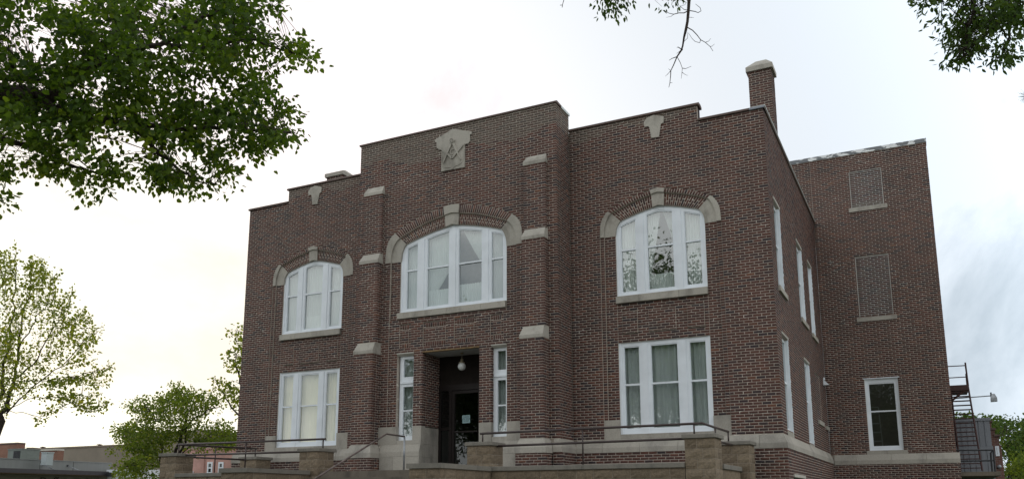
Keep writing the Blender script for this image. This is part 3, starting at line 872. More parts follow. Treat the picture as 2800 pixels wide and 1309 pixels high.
cxm = 0.025
bar(rel, (cxm - 0.02, 11.39), (cxm - 0.275, 10.83), 0.035, 0.008, yr0 - 0.006, yr1); bar(rel, (cxm + 0.02, 11.39), (cxm + 0.275, 10.83), 0.035, 0.008, yr0 - 0.006, yr1)
rel.build('compasses', M_STONE, EMBLEM)
rel = MB(); bar(rel, (cxm, 10.93), (cxm - 0.34, 11.26), 0.03, 0.03, yr0 + 0.006, yr1); bar(rel, (cxm, 10.93), (cxm + 0.34, 11.26), 0.03, 0.03, yr0 + 0.006, yr1)
rel.build('square', M_STONE, EMBLEM)
rel = MB()
for r0, r1, yy in ((0.072, 0.05, yr0 - 0.012), (0.035, 0.012, yr0 - 0.012)):
    n = 20
    for i in range(n):
        a, b = 2 * math.pi * i / n, 2 * math.pi * (i + 1) / n
        P = lambda r, t: (cxm + r * math.cos(t), 11.43 + r * math.sin(t))
        rel.slab([P(r1, a), P(r0, a), P(r0, b), P(r1, b)], yy - 0.02, y0)
rel.build('hinge_disc', M_STONE, EMBLEM)
rel = MB()
for i in range(14):
    a, b = math.radians(50 + 260 * i / 14), math.radians(50 + 260 * (i + 1) / 14)
    P = lambda r, t: (cxm + r * 0.82 * math.cos(t), 11.115 + r * math.sin(t))
    rel.slab([P(0.062, a), P(0.09, a), P(0.09, b), P(0.062, b)], y0 - 0.025, y0)
rel.build('letter', M_BASE, EMBLEM)
rel = MB()
shl = [(-0.30, 11.3), (-0.305, 10.85), (-0.27, 10.74), (-0.18, 10.69), (-0.03, 10.68), (0.035, 10.62), (0.1, 10.68), (0.22, 10.70), (0.33, 10.76), (0.375, 10.86), (0.375, 11.3)]
for p, q in zip(shl[:-1], shl[1:]): bar(rel, p, q, 0.008, 0.008, y0 - 0.012, y0)
rel.build('shield_edge', M_STONE, EMBLEM)
for i in range(8):
    p, q = -3.175 + i * 6.35 / 8 + 0.003, -3.175 + (i + 1) * 6.35 / 8 - 0.003
    MB().slabx([(YC - 0.045, 11.90), (YC + 0.32, 11.90), (YC + 0.32, 11.96), (YC + 0.02, 11.975), (YC - 0.045, 11.945)], p, q).build('coping', M_COPING, LODGE)
MB().box((2.88, YC + 0.325, 11.9), (3.17, 0.0, 11.965)).build('flashing', M_WHITEFLASH, LODGE)
MB().box((-3.17, YC + 0.325, 11.9), (-2.88, 0.0, 11.965)).build('coping', M_COPING, LODGE)
MB().box((-3.12, -0.14, 11.0), (3.0, 0.0, 11.9)).build('parapet_back', M_BRICK, LODGE)

# --- buttresses on the centre block: three weathered stages
for s in (-1, 1):
    xa, xb = sorted((s * PX0, s * PX1))
    ST = [(10.26, 8.48, 0.12, 10.54), (8.19, 5.895, 0.24, 8.49), (5.585, 3.09, 0.37, 5.90)]
    for top, botm, p, captop in ST:
        Fp = Face((0, YC - p), (1, 0), (0, -1))
        lay(Fp, xa, xb, botm, top, phase=xb if s > 0 else xa, cornR=True, cornL=True, mdep=0.12)
        if p > 0.11:
            lay(Face((xb, YC - p), (0, 1), (1, 0)), 0, p, botm, top, phase=0.0, insL=True, mdep=0.1)
            lay(Face((xa, YC - p), (0, 1), (-1, 0)), 0, p, botm, top, phase=0.0, insL=True, mdep=0.1)
        e = 0.012
        pb = {0.12: 0.0, 0.24: 0.12, 0.37: 0.24}[p]
        pts = [(xa - e, YC + 0.02, top), (xb + e, YC + 0.02, top), (xb + e, YC - p - e, top), (xa - e, YC - p - e, top),
               (xa - e, YC + 0.02, top + 0.085), (xb + e, YC + 0.02, top + 0.085), (xb + e, YC - p - e, top + 0.085), (xa - e, YC - p - e, top + 0.085)]
        cap = MB().hexa(pts)
        ins = 0.035
        cap.hexa([(xa - e, YC + 0.02, top + 0.085), (xb + e, YC + 0.02, top + 0.085), (xb + e, YC - p - e, top + 0.085), (xa - e, YC - p - e, top + 0.085),
                  (xa + ins, YC + 0.02, captop), (xb - ins if False else xb + e - 0.0, YC + 0.02, captop), (xb - 0.02, YC - pb - 0.002, captop), (xa + ins, YC - pb - 0.002, captop)])
        stone('buttress_cap', cap)
    # moulded foot
    e = 0.11; p = 0.37
    foot = MB().hexa([(xa - e, YC + 0.0, 2.735), (xb + e, YC + 0.0, 2.735), (xb + e, YC - p - e, 2.735), (xa - e, YC - p - e, 2.735),
                      (xa - e, YC + 0.0, 2.87), (xb + e, YC + 0.0, 2.87), (xb + e, YC - p - e, 2.87), (xa - e, YC - p - e, 2.87)])
    foot.hexa([(xa - e, YC + 0.0, 2.87), (xb + e, YC + 0.0, 2.87), (xb + e, YC - p - e, 2.87), (xa - e, YC - p - e, 2.87),
               (xa - 0.01, YC + 0.0, 3.085), (xb + 0.01, YC + 0.0, 3.085), (xb + 0.01, YC - p - 0.008, 3.085), (xa - 0.01, YC - p - 0.008, 3.085)])
    stone('buttress_foot', foot, M_BASE)
    lay(Face((0, YC - p - 0.09), (1, 0), (0, -1)), xa - 0.09, xb + 0.09, 2.2, 2.735, phase=xb + 0.09, cornR=True, cornL=True)
    lay(Face((xb + 0.09, YC - p - 0.09), (0, 1), (1, 0)), 0, 0.46, 2.2, 2.735, insL=True)
    lay(Face((xa - 0.09, YC - p - 0.09), (0, 1), (-1, 0)), 0, 0.46, 2.2, 2.735, insL=True)
    # short wall and water table between buttress and return
    a, b = sorted((s * (PX1 + 0.12), s * 3.235))
    mbw = MB(); vw = []
    for qx, qy in ((s * (PX1 + 0.12), None), (None, None), (None, -0.014)):
        for d, z in ((0.012, 3.085), (-0.1, 3.085), (-0.1, 2.762), (0.1, 2.762), (0.1, 2.885)):
            vw.append((qx if qx is not None else s * (3.135 + d), qy if qy is not None else YC - d, z))
    fw = [(0, 1, 2, 3, 4), (14, 13, 12, 11, 10)] + [(k * 5 + q, k * 5 + (q + 1) % 5, (k + 1) * 5 + (q + 1) % 5, (k + 1) * 5 + q) for k in range(2) for q in range(5)]
    stone('water_table_stone', mbw.add(vw, fw), M_BASE)
    lay(Face((0, YC - 0.085), (1, 0), (0, -1)), min(a, b), max(a, b) - 0.0, 2.2, 2.762, phase=3.2, cornR=s > 0)
    lay(Face((s * 3.22, YC - 0.085), (0, 1), (s, 0)), 0, 0.9, 2.2, 2.762, insL=True)
    a2, b2 = sorted((s * PX1, s * 3.135)); lay(CFRONT, a2, b2, 3.085, 3.567, phase=3.135, cornR=s > 0, cornL=s < 0)
    MORTAR.box((min(s * 0.9, s * 3.1), YC + 0.02, 2.2), (max(s * 0.9, s * 3.1), YC + 0.12, 3.12))
    MORTAR.box((min(s * 2.96, s * 3.11), YC + 0.12, 2.2), (max(s * 2.96, s * 3.11), 0.05, 3.12))
    MORTAR.box((min(s * 3.11, s * 8.2), 0.03, 2.2), (max(s * 3.11, s * 8.2), 0.13, 3.12))
    MB().box((min(s * 3.10, s * 3.248), -0.075, 2.765), (max(s * 3.10, s * 3.248), 0.05, 2.96)).build('water_table_stone', M_BASE, LODGE)
    # stone lower wall between buttress and door
    i0, i1 = (0.885, 2.135) if s > 0 else (-2.135, -0.862)
    pil = (0.885, 1.25) if s > 0 else (-1.14, -0.862)
    sl = (1.25, 1.685) if s > 0 else (-1.65, -1.14)
    jb = (1.685, 2.245) if s > 0 else (-2.245, -1.65)
    for a, b in (pil, jb): stone('jamb_stone', MB().box((a + 0.003, YC - 0.002, 3.09), (b - 0.003, YC + 0.2, 3.567)), M_BASE)
    stone('window_sill', MB().box((sl[0] + 0.003, YC + 0.01, 3.09), (sl[1] - 0.003, YC + 0.25, 3.195)), M_BASE)
    for a, b in ((i0, i0 + 0.7), (i0 + 0.7, i1)):
        stone('water_table_stone', MB().slabx([(YC - 0.012, 3.086), (YC + 0.1, 3.086), (YC + 0.1, 2.762), (YC - 0.08, 2.762), (YC - 0.08, 2.89)], a + 0.003, b - 0.003), M_BASE)
    for a, b in ((i0, i0 + 0.45), (i0 + 0.45, i1)):
        stone('plinth_stone', MB().box((a + 0.003, YC - 0.08, 2.2), (b - 0.003, YC + 0.1, 2.758)), M_BASE)
    # brick pillar beside the door and its reveal, stone below
    lay(CFRONT, pil[0], pil[1], 3.567, 5.577, phase=pil[0], out=-0.004, cornR=True, cornL=True)
    xd = -0.862 if s < 0 else 0.885
    lay(Face((xd, YC), (0, 1), (-s, 0)), 0, 0.92, 3.567, 5.54, phase=0.0, insL=True)
    for z0, z1 in ((3.09, 3.537), (2.745, 3.086), (2.2, 2.741)):
        e = 0.0
        a, b = (xd - 0.15, xd) if s < 0 else (xd, xd + 0.15)
        stone('reveal_stone', MB().box((a, YC + 0.205 if z0 > 3.08 else YC + 0.105, z0), (b, 0.02, z1)), M_BASE)
    # sidelight beside the door
    c = (sl[0] + sl[1]) / 2; hw = (sl[1] - sl[0]) / 2; y = YC + 0.12
    mb = MB()
    for a, b in ((c - hw, c - hw + 0.115), (c + hw - 0.08, c + hw)): mb.box((a, y, 3.195), (b, y + 0.06, 5.5))
    for z0, z1 in ((3.195, 3.32), (4.655, 4.925), (5.42, 5.5)): mb.box((c - hw + 0.115, y, z0), (c + hw - 0.08, y + 0.06, z1))
    mb.box((c - hw + 0.02, y - 0.03, 4.74), (c + hw, y, 4.80))
    win = mb.build('sidelight', M_WHITE, LODGE)
    MB().box((c - hw + 0.115, y + 0.01, 3.985), (c + hw - 0.08, y + 0.055, 4.02)).build('meeting_rail', M_WHITE, win)
    for z0, z1 in ((3.32, 3.985), (4.02, 4.655), (4.925, 5.42)):
        g = MB(); g.add([(c - hw + 0.115, y + 0.035, z0), (c + hw - 0.08, y + 0.035, z0), (c + hw - 0.08, y + 0.035, z1), (c - hw + 0.115, y + 0.035, z1)], [(0, 1, 2, 3)]); g.build('pane', M_GLASS, win)
    MB().slabx([(YC - 0.03, 5.575), (YC + 0.14, 5.575), (YC + 0.14, 5.50), (YC + 0.06, 5.50), (YC - 0.03, 5.55)], sl[0] - 0.03 if s < 0 else sl[0], sl[1]).build('lintel', M_LINTEL, LODGE)
    MB().box((min(sl[0], jb[0]) if s < 0 else sl[1], YC + 0.2, 2.3), (sl[0] if s < 0 else jb[1], YC + 0.3, 5.6)).build('inner_jamb', M_INNER, LODGE)
# door recess: painted soffit with rusty steel edge, dark transom panel, door and side panels
MB().box((-0.862, YC + 0.101, 5.542), (0.885, 0.02, 5.58)).build('porch_soffit', plain('soffit_paint', (0.42, 0.43, 0.43), 0.7, 0.06), LODGE)
MB().box((-0.862, YC - 0.004, 5.542), (0.884, YC + 0.1, 5.577)).build('lintel', plain('rusty_lintel', (0.20, 0.13, 0.06), 0.8, 0.4, 7), LODGE)
MB().box((-0.86, 0.0, 4.74), (0.883, 0.06, 5.54)).build('transom_panel', M_PANEL, LODGE)
DOOR = MB()
for a, b in ((-0.86, -0.80), (-0.53, -0.45), (0.45, 0.53), (0.82, 0.883)): DOOR.box((a, -0.02, 2.3), (b, 0.07, 4.58))
DOOR.box((-0.86, -0.03, 4.58), (0.883, 0.07, 4.74))
for a, b in ((-0.80, -0.53), (0.53, 0.82)):
    DOOR.box((a, 0.0, 2.3), (b, 0.05, 2.42)); DOOR.box((a, 0.0, 3.50), (b, 0.05, 3.57))
door_frame = DOOR.build('door_frame', M_DARK, LODGE)
for a, b in ((-0.80, -0.53), (0.53, 0.82)):
    for z0, z1 in ((2.42, 3.50), (3.57, 4.58)):
        g = MB(); g.add([(a, 0.025, z0), (b, 0.025, z0), (b, 0.025, z1), (a, 0.025, z1)], [(0, 1, 2, 3)]); g.build('pane', M_DGLASS, door_frame)
leaf = MB()
for a, b in ((-0.45, -0.37), (0.37, 0.45)): leaf.box((a, 0.0, 2.32), (b, 0.045, 4.575))
for z0, z1 in ((2.32, 2.56), (4.49, 4.575)): leaf.box((-0.37, 0.0, z0), (0.37, 0.045, z1))
door = leaf.build('door', M_DARK, LODGE)
g = MB(); g.add([(-0.37, 0.02, 2.56), (0.37, 0.02, 2.56), (0.37, 0.02, 4.49), (-0.37, 0.02, 4.49)], [(0, 1, 2, 3)]); g.build('pane', M_DGLASS, door)
MB().box((-0.37, -0.035, 3.42), (0.37, -0.015, 3.46)).build('push_bar', M_DARK, door)

# --- roof, floors, inner partition, hidden side wall
ROOFZ = 10.6
MB().box((-W + 0.15, 0.15, ROOFZ), (W - 0.15, DR + 0.1, ROOFZ + 0.15)).build('roof', M_ROOF, LODGE)
MB().box((-3.0, YC + 0.15, ROOFZ), (3.0, 0.15, ROOFZ + 0.15)).build('roof', M_ROOF, LODGE)
MB().box((W - 2.55, DR + 0.2, 12.8), (XR - 0.15, DR + 9, 12.95)).build('roof', M_ROOF, LODGE)
for z in (2.15, 6.2): MB().box((-W + 0.15, 0.16, z), (W - 0.16, DR + 0.1, z + 0.1)).build('floor_slab', M_INNER, LODGE)
MB().box((-1.98, YC + 0.2, 6.2), (1.98, 0.155, 6.3)).build('floor_slab', M_INNER, LODGE)
MB().box((-W + 0.15, 4.0, 2.3), (W - 0.2, 4.1, ROOFZ)).build('partition', M_INNER, LODGE)
MB().box((-W - 0.0, 0.11, 0), (-W + 0.12, DR + 0.1, 11.0)).build('outer_wall', bpy.data.materials['rear_brick'], LODGE)
for s in (-1, 1):
    MB().box((min(s * 1.99, s * 3.0), YC + 0.14, 2.3), (max(s * 1.99, s * 3.0), 0.1, ROOFZ)).build('inner_jamb', M_INNER, LODGE)
MB().box((-1.1, 0.12, 2.3), (-1.0, 1.6, 6.2)).build('inner_jamb', M_INNER, LODGE); MB().box((1.0, 0.12, 2.3), (1.1, 1.6, 6.2)).build('inner_jamb', M_INNER, LODGE)
MB().box((XR - 0.2, DR + 0.2, 2.2), (XR - 0.13, DR + 5, 6.3)).build('inner_jamb', M_INNER, LODGE)


# --- chimneys
def chimney(x0, x1, ya, yb, zb, zt, ridge):
    lay(Face((0, ya), (1, 0), (0, -1)), x0, x1, zb, zt, phase=x1, cornR=True, cornL=True, wash=lambda u, z: RND.uniform(0, 0.25))
    lay(Face((x1, ya), (0, 1), (1, 0)), 0, yb - ya, zb, zt, insL=True)
    lay(Face((x0, ya), (0, 1), (-1, 0)), 0, yb - ya, zb, zt, insL=True)
    e = 0.055
    for ee, z0, z1 in ((0.03, zt - 0.0, zt + 0.03),): pass
    mb = MB().box((x0 - e, ya - e, zt), (x1 + e, yb + e, zt + 0.13))
    ym = (ya + yb) / 2
    mb.hexa([(x0 - e, ya - e, zt + 0.13), (x1 + e, ya - e, zt + 0.13), (x1 + e, yb + e, zt + 0.13), (x0 - e, yb + e, zt + 0.13),
             (x0 + 0.18, ym - 0.07, ridge), (x1 - 0.14, ym - 0.07, ridge), (x1 - 0.14, ym + 0.07, ridge), (x0 + 0.18, ym + 0.07, ridge)])
    MB().box((x0 + 0.02, ya + 0.12, zb), (x1 - 0.02, yb - 0.01, zt)).build('chimney_flue', M_MORTAR, LODGE)
    stone('chimney_cap', mb)


chimney(7.63, 8.23, 2.0, 2.58, 10.2, 13.08, 13.47)
chimney(-6.77, -6.09, 2.0, 2.75, 10.2, 12.62, 12.92)

# --- link bricks: the largest in view singly, the others joined
C8 = np.array(BR_C); Tn = np.array(BR_T); Wn = np.array(BR_W); Sf = np.array(BR_S)
cen = C8.mean(1)
pxs, pys, zs = project(cen)
A, Bq, Dq = C8[:, 0], C8[:, 1], C8[:, 4]
ax, ay, _ = project(A); bx_, by_, _ = project(Bq); dx, dy, _ = project(Dq)
area = np.abs((bx_ - ax) * (dy - ay) - (by_ - ay) * (dx - ax))
front = np.abs(C8[:, 0, 1] - C8[:, 1, 1]) < 1e-6
ok = Sf & front & (pxs > 10) & (pxs < 2790) & (pys > 10) & (pys < 1120) & (cen[:, 1] < 0.2)
area[~ok] = 0
single = np.argsort(-area)[:300]
rest = np.ones(len(C8), bool); rest[single] = False


def hex_mesh(name, C, tones, washes, m):
    n = len(C)
    me = bpy.data.meshes.new(name)
    me.vertices.add(8 * n); me.vertices.foreach_set('co', C.reshape(-1).astype(np.float32))
    q = np.array([[0, 1, 5, 4], [1, 2, 6, 5], [3, 0, 4, 7], [4, 5, 6, 7], [0, 3, 2, 1], [2, 3, 7, 6]])
    idx = (np.arange(n)[:, None, None] * 8 + q[None]).reshape(-1)
    me.loops.add(24 * n); me.loops.foreach_set('vertex_index', idx.astype(np.int32))
    me.polygons.add(6 * n); me.polygons.foreach_set('loop_start', np.arange(0, 24 * n, 4, dtype=np.int32))
    me.update(calc_edges=True)
    for nm, arr in (('tone', tones), ('wash', washes)):
        a = me.attributes.new(nm, 'FLOAT', 'FACE'); a.data.foreach_set('value', np.repeat(arr, 6).astype(np.float32))
    me.materials.append(m); me.validate(); fix_normals(me)
    return me


bw = bpy.data.objects.new('brickwork', hex_mesh('brickwork', C8[rest], Tn[rest], Wn[rest], M_BRICK)); COL.objects.link(bw); bw.parent = LODGE
tag(bw, kind='stuff')
ub = MB().box((-.5, -.5, -.5), (.5, .5, .5))
ume = bpy.data.meshes.new('brick'); ume.from_pydata(ub.v, [], ub.f); ume.materials.append(M_BRICK); fix_normals(ume)
for i in single:
    mn, mx = C8[i].min(0), C8[i].max(0)
    o = bpy.data.objects.new('brick', ume); COL.objects.link(o); o.parent = LODGE
    o.location = (mn + mx) / 2; o.scale = mx - mn
    o['tone_single'] = float(Tn[i]); o['wash_single'] = float(Wn[i])
mo = MORTAR.build('mortar', M_MORTAR, LODGE)


# ------------------------------------------------------------------ curtains and things in the windows
def sheet_grid(name, label, cat, m, left, right, z0, z1, y, folds, amp=0.025, nx=64, nz=10, group=None, ruffle=False):
    """hanging cloth between left(t) and right(t), t=0 at the hem and 1 at the top"""
    v, f = [], []
    ph = RND.uniform(0, 6)
    for j in range(nz + 1):
        t = j / nz
        a, b = left(t), right(t)
        for i in range(nx + 1):
            s = i / nx
            yy = y + amp * math.sin(ph + s * folds * 2 * math.pi) * (0.6 + 0.4 * math.sin(3 * s + ph)) + 0.008 * math.sin(9 * s + 4 * t)
            z = z0 + (z1(a + (b - a) * s) - z0) * t
            v.append((a + (b - a) * s, yy, z))
    for j in range(nz):
        for i in range(nx):
            k = j * (nx + 1) + i; f.append((k, k + 1, k + nx + 2, k + nx + 1))
    mb = MB(); mb.add(v, f); o = mb.build(name, m, None, True)
    return tag(o, label, cat, group)


def hang(pos, x0, x1, z0, z1, y, m, label, folds=8, amp=0.036, cat='curtain'):
    zt = z1 if callable(z1) else (lambda x: z1)
    return sheet_grid('curtain', label, cat, m, lambda t: x0, lambda t: x1, z0, zt, y, folds, amp, group='curtains in the lodge windows')


for sgn, side in ((1, 'right'), (-1, 'left')):
    c = 5.54 * sgn; yy = 0.26
    mt = M_SHEER
    top = lambda x, c=c: wing_top(x - c) - 0.06
    hang(0, c - 1.12, c - 0.56, 6.74, top, yy, mt, f'sheer white curtain in the leftmost light of the arched window on the {side} wing')
    hang(0, c + 0.56, c + 1.12, 6.74, top, yy, M_SHEER if sgn > 0 else M_SHEER, f'sheer white curtain in the rightmost light of the arched window on the {side} wing')
    # tied-back pair and a short curtain across the sash of the middle light
    if sgn < 0:
        hang(0, c - 0.42, c + 0.42, 6.74, top, yy, mt, 'sheer white curtain across the middle light of the left arched window', 9)
        continue_pair = False
    else: continue_pair = True
    if continue_pair: sheet_grid('curtain', f'tied back sheer curtain, left of the pair in the middle of the {side} arched window', 'curtain', mt,
               lambda t: c - 0.42, lambda t: c - (0.30 if sgn > 0 else 0.12) + (0.30 if sgn > 0 else 0.12) * max(0, (t - 0.15) / 0.85) ** 0.9, 7.0, top, yy, 8, 0.03, group='curtains in the lodge windows')
    if continue_pair: sheet_grid('curtain', f'tied back sheer curtain, right of the pair in the middle of the {side} arched window', 'curtain', mt,
               lambda t: c + 0.40 - 0.36 * max(0, (t - 0.15) / 0.85) ** 0.9, lambda t: c + 0.42, 7.55 if sgn > 0 else 7.2, top, yy + 0.03, 8, 0.03, group='curtains in the lodge windows')
    hang(0, c - 0.42, c + 0.42, 6.74, 7.24, yy - 0.03, mt, f'short gathered cafe curtain low in the {side} arched window', 12, 0.02)
    m2 = M_DRAPE if sgn > 0 else M_CREAM
    word = 'grey green drape' if sgn > 0 else 'drape with a cream reflection tint'
    for (a, b), nm in zip(((-1.12, -0.56), (-0.42, 0.42), (0.56, 1.12)), ('left', 'middle', 'right')):
        hang(0, c + a, c + b, 3.22, 5.5, yy, m2, f'{word} behind the {nm} light of the square headed window on the {side} wing', 5 if sgn > 0 else 5, 0.04 if sgn > 0 else 0.02)
yy = YC + 0.26
ctop = lambda x: cen_top(x) - 0.06
hang(0, -1.6, -1.04, 6.74, ctop, yy, M_SHEER, 'sheer white curtain in the leftmost light of the window above the entrance')
hang(0, 1.08, 1.62, 6.74, ctop, yy, M_DRAPE, 'grey green curtain in the rightmost light of the window above the entrance')
sheet_grid('curtain', 'wide sheer curtain swept to the left in the window above the entrance', 'curtain', M_SHEER,
           lambda t: -0.93, lambda t: -0.72 + 0.68 * min(1, t / 0.5) ** 0.9, 7.1, ctop, yy, 12, 0.032, group='curtains in the lodge windows')
sheet_grid('curtain', 'wide sheer curtain swept to the right in the window above the entrance', 'curtain', M_SHEER,
           lambda t: 0.86 - 0.66 * max(0, (t - 0.2) / 0.8) ** 0.9, lambda t: 0.96, 7.6, ctop, yy, 12, 0.032, group='curtains in the lodge windows')
hang(0, -0.93, -0.04, 6.74, 7.30, yy - 0.03, M_SHEER, 'short gathered cafe curtain left of the centre post above the entrance', 11, 0.03)
hang(0, 0.08, 0.98, 6.74, 7.36, yy - 0.03, M_SHEER, 'short gathered cafe curtain right of the centre post above the entrance', 11, 0.03)
hang(0, -1.6, -1.1, 3.2, 5.45, YC + 0.32, M_DRAPE, 'grey curtain in the narrow window left of the entrance', 5)
hang(0, 1.26, 1.68, 3.2, 5.45, YC + 0.32, M_DRAPE, 'grey curtain in the narrow window right of the entrance', 5)

# stepladder standing inside the rear window
lad = thing('stepladder', 'aluminium stepladder standing behind the low window of the rear block', 'ladder', (9.75, DR + 0.5, 2.25))
ML = plain('ladder_aluminium', (0.5, 0.52, 0.53), 0.4, 0.05)
LX = onplane(2390, 1130, 'y', DR + 0.5)[0] - 0.02; LZ = onplane(2390, 1112, 'y', DR + 0.5)[2]
for s in (-1, 1): MB().tube([(LX + s * 0.24, DR + 0.45, 2.25), (LX + s * 0.16, DR + 0.6, LZ)], 0.018, 6).build('side_rail', ML, lad)
MB().box((LX - 0.17, DR + 0.5, LZ - 0.22), (LX + 0.17, DR + 0.7, LZ - 0.19)).build('top_step', ML, lad)
MB().tube([(LX - 0.16, DR + 0.6, LZ), (LX + 0.16, DR + 0.6, LZ)], 0.015, 6).build('grab_bar', ML, lad)
for k in range(6): MB().box((LX - 0.19 - k * 0.008, DR + 0.5, LZ - 0.56 - k * 0.29), (LX + 0.19 + k * 0.008, DR + 0.6, LZ - 0.52 - k * 0.29)).build('rung', ML, lad)
for s in (-1, 1): MB().tube([(LX + s * 0.24, DR + 1.15, 2.25), (LX + s * 0.15, DR + 0.66, LZ - 0.2)], 0.014, 6).build('rear_leg', ML, lad)

# globe lamp in the porch
lamp = thing('globe_lamp', 'white glass globe lamp hanging from the porch ceiling over the door', 'lamp', (0.08, -0.4, 5.54))
pr = [(0.0, -0.11)] + [(0.11 * math.sin(a), -0.11 * math.cos(a)) for a in [math.pi * i / 12 for i in range(1, 11)]] + [(0.045, 0.105)]
MB().lathe((0.08, -0.4, 5.16), pr, 20).build('globe', M_GLOBE, lamp, True)
MB().lathe((0.08, -0.4, 5.25), [(0.0, 0.01), (0.075, 0.0), (0.08, 0.03), (0.04, 0.05), (0.04, 0.11), (0.015, 0.12), (0.0, 0.12)], 14).build('fitter', M_BRASS, lamp, True)
MB().tube([(0.08, -0.4, 5.36), (0.08, -0.4, 5.54)], 0.009, 6).build('stem', M_BRASS, lamp)
MB().lathe((0.08, -0.4, 5.505), [(0.0, 0.0), (0.035, 0.0), (0.05, 0.033), (0.0, 0.034)], 12).build('canopy', M_BRASS, lamp)

# notice on the door glass
note = thing('door_notice', 'pale blue paper notice taped inside the dark door glass', 'sign', (0.02, 0.012, 3.7))
nx0, nx1, nz0, nz1 = -0.13, 0.115, 3.675, 3.885
MB().add([(nx0 + 0.01, 0.012, nz0 - 0.004), (nx1, 0.012, nz0), (nx1, 0.012, nz1 + 0.003), (nx0, 0.012, nz1)], [(0, 1, 2, 3)]).build('paper', M_PAPER, note)


def text(body, size, loc, m, name, parent, rot=(math.pi / 2, 0, 0), extrude=0.0, align='CENTER', shear=0.0):
    cu = bpy.data.curves.new(name, 'FONT'); cu.body = body; cu.size = size; cu.align_x = align; cu.extrude = extrude; cu.shear = shear
    tmp = bpy.data.objects.new(name, cu); COL.objects.link(tmp)
    dg = bpy.context.evaluated_depsgraph_get()
    me = bpy.data.meshes.new_from_object(tmp.evaluated_get(dg))
    COL.objects.unlink(tmp); bpy.data.objects.remove(tmp)
    me.materials.clear(); me.materials.append(m)
    o = bpy.data.objects.new(name, me); COL.objects.link(o)
    o.parent = parent; o.location = Vector(loc) - (wloc(parent) if parent else Vector()); o.rotation_euler = rot
    return o


for i, t in enumerate(('PLEASE', 'USE WEST', 'DOOR')):
    text(t, 0.058, (-0.005, 0.009, 3.825 - i * 0.058), M_INK, 'lettering', note)

# flood lamp on the side wall near the inner corner
fl = thing('wall_lamp', 'small white flood lamp on the side wall by the inner corner', 'lamp', (W, 9.3, 5.3))
MB().slab([(W + 0.005, 5.30), (W + 0.18, 5.30), (W + 0.005, 5.50)], 9.1, 9.42).build('housing', M_WHITE, fl)
MB().box((W + 0.0, 9.18, 5.50), (W + 0.04, 9.34, 5.56)).build('bracket', M_WHITE, fl)


# ------------------------------------------------------------------ terrace: piers, walls, steps, rails
BLK, BLKW = 0.2, 0.40
YT = -3.4


def rough_block(name, x0, x1, y0, y1, z0, z1, faces, parent):
    """split-face block: broken, bulging faces on the exposed sides"""
    mb = MB(); g = 0.004
    x0, x1, z0, z1 = x0 + g, x1 - g, z0 + g, z1 - g
    if 'f' in faces:
        nx, nz = 4, 3; v = []
        for j in range(nz + 1):
            for i in range(nx + 1):
                edge = i in (0, nx) or j in (0, nz)
                d = RND.uniform(-0.004, 0.004) if edge else RND.uniform(0.004, 0.024)
                v.append((x0 + (x1 - x0) * i / nx, y0 - d, z0 + (z1 - z0) * j / nz))
        f = []
        for j in range(nz):
            for i in range(nx):
                k = j * (nx + 1) + i; f.append((k, k + 1, k + nx + 2, k + nx + 1))
        mb.add(v, f)
    if 's' in faces or 'w' in faces:
        for fc, xx, sg in (('s', x1, 1), ('w', x0, -1)):
            if fc not in faces: continue
            ny, nz = 3, 3; v = []
            for j in range(nz + 1):
                for i in range(ny + 1):
                    edge = i in (0, ny) or j in (0, nz)
                    d = RND.uniform(-0.003, 0.003) if edge else RND.uniform(0.004, 0.02)
                    v.append((xx + sg * d, y0 + g + (y1 - y0 - 2 * g) * i / ny, z0 + (z1 - z0) * j / nz))
            f = []
            for j in range(nz):
                for i in range(ny):
                    k = j * (ny + 1) + i; f.append((k, k + 1, k + ny + 2, k + ny + 1))
            mb.add(v, f)
    me_o = mb.build(name, M_BLOCK, parent)
    return me_o


def core(mb, x0, x1, y0, y1, z0, z1):
    mb.box((x0 + 0.008, y0 + 0.008, z0), (x1 - 0.008, y1 - 0.008, z1))


def pier(x, y, label, z0=0.0, w=0.6):
    t = thing('block_pier', label, 'pier', (x + w / 2, y + w / 2, z0), 'split face block piers of the terrace')
    top = 2.80
    mb = MB(); core(mb, x, x + w, y, y + w, z0, top); mb.build('core', M_MORTAR, t)
    k = 0; z1 = top
    while z1 > 1.4:
        zl = z1 - BLK
        cut = x + (0.36 if k % 2 else 0.24)
        rough_block('block', x, cut, y, y + 0.3, zl, z1, 'fw', t)
        rough_block('block', cut, x + w, y, y + (0.24 if k % 2 else 0.36), zl, z1, 'fs', t)
        rough_block('block', x + 0.3, x + w, y + (0.24 if k % 2 else 0.36), y + w, zl, z1, 's', t)
        z1 = zl; k += 1
    mb = MB(); e = 0.045
    a, b, c_, d = x - e, x + w + e, y - e, y + w + e
    mb.box((a, c_, top + 0.002), (b, d, top + 0.085)); cap = mb.build('cap', M_CAP, t)
    bv = cap.modifiers.new('soft_edge', 'BEVEL'); bv.width = 0.008; bv.segments = 1
    return t


pier(-7.66, YT, 'split face block pier with flat cap at the far left corner of the terrace')
pier(-2.82, YT, 'split face block pier with flat cap left of the entrance steps')
pier(1.955, YT, 'split face block pier with flat cap in front of the door, right of the steps')
pier(6.885, YT, 'tall split face block pier with flat cap at the right front corner of the terrace')
pier(7.06, -1.0, 'block pier against the lodge at the right end of the terrace side', w=0.62)
pier(-7.1, -1.0, 'small block pier against the lodge wall below the left window', w=0.62)


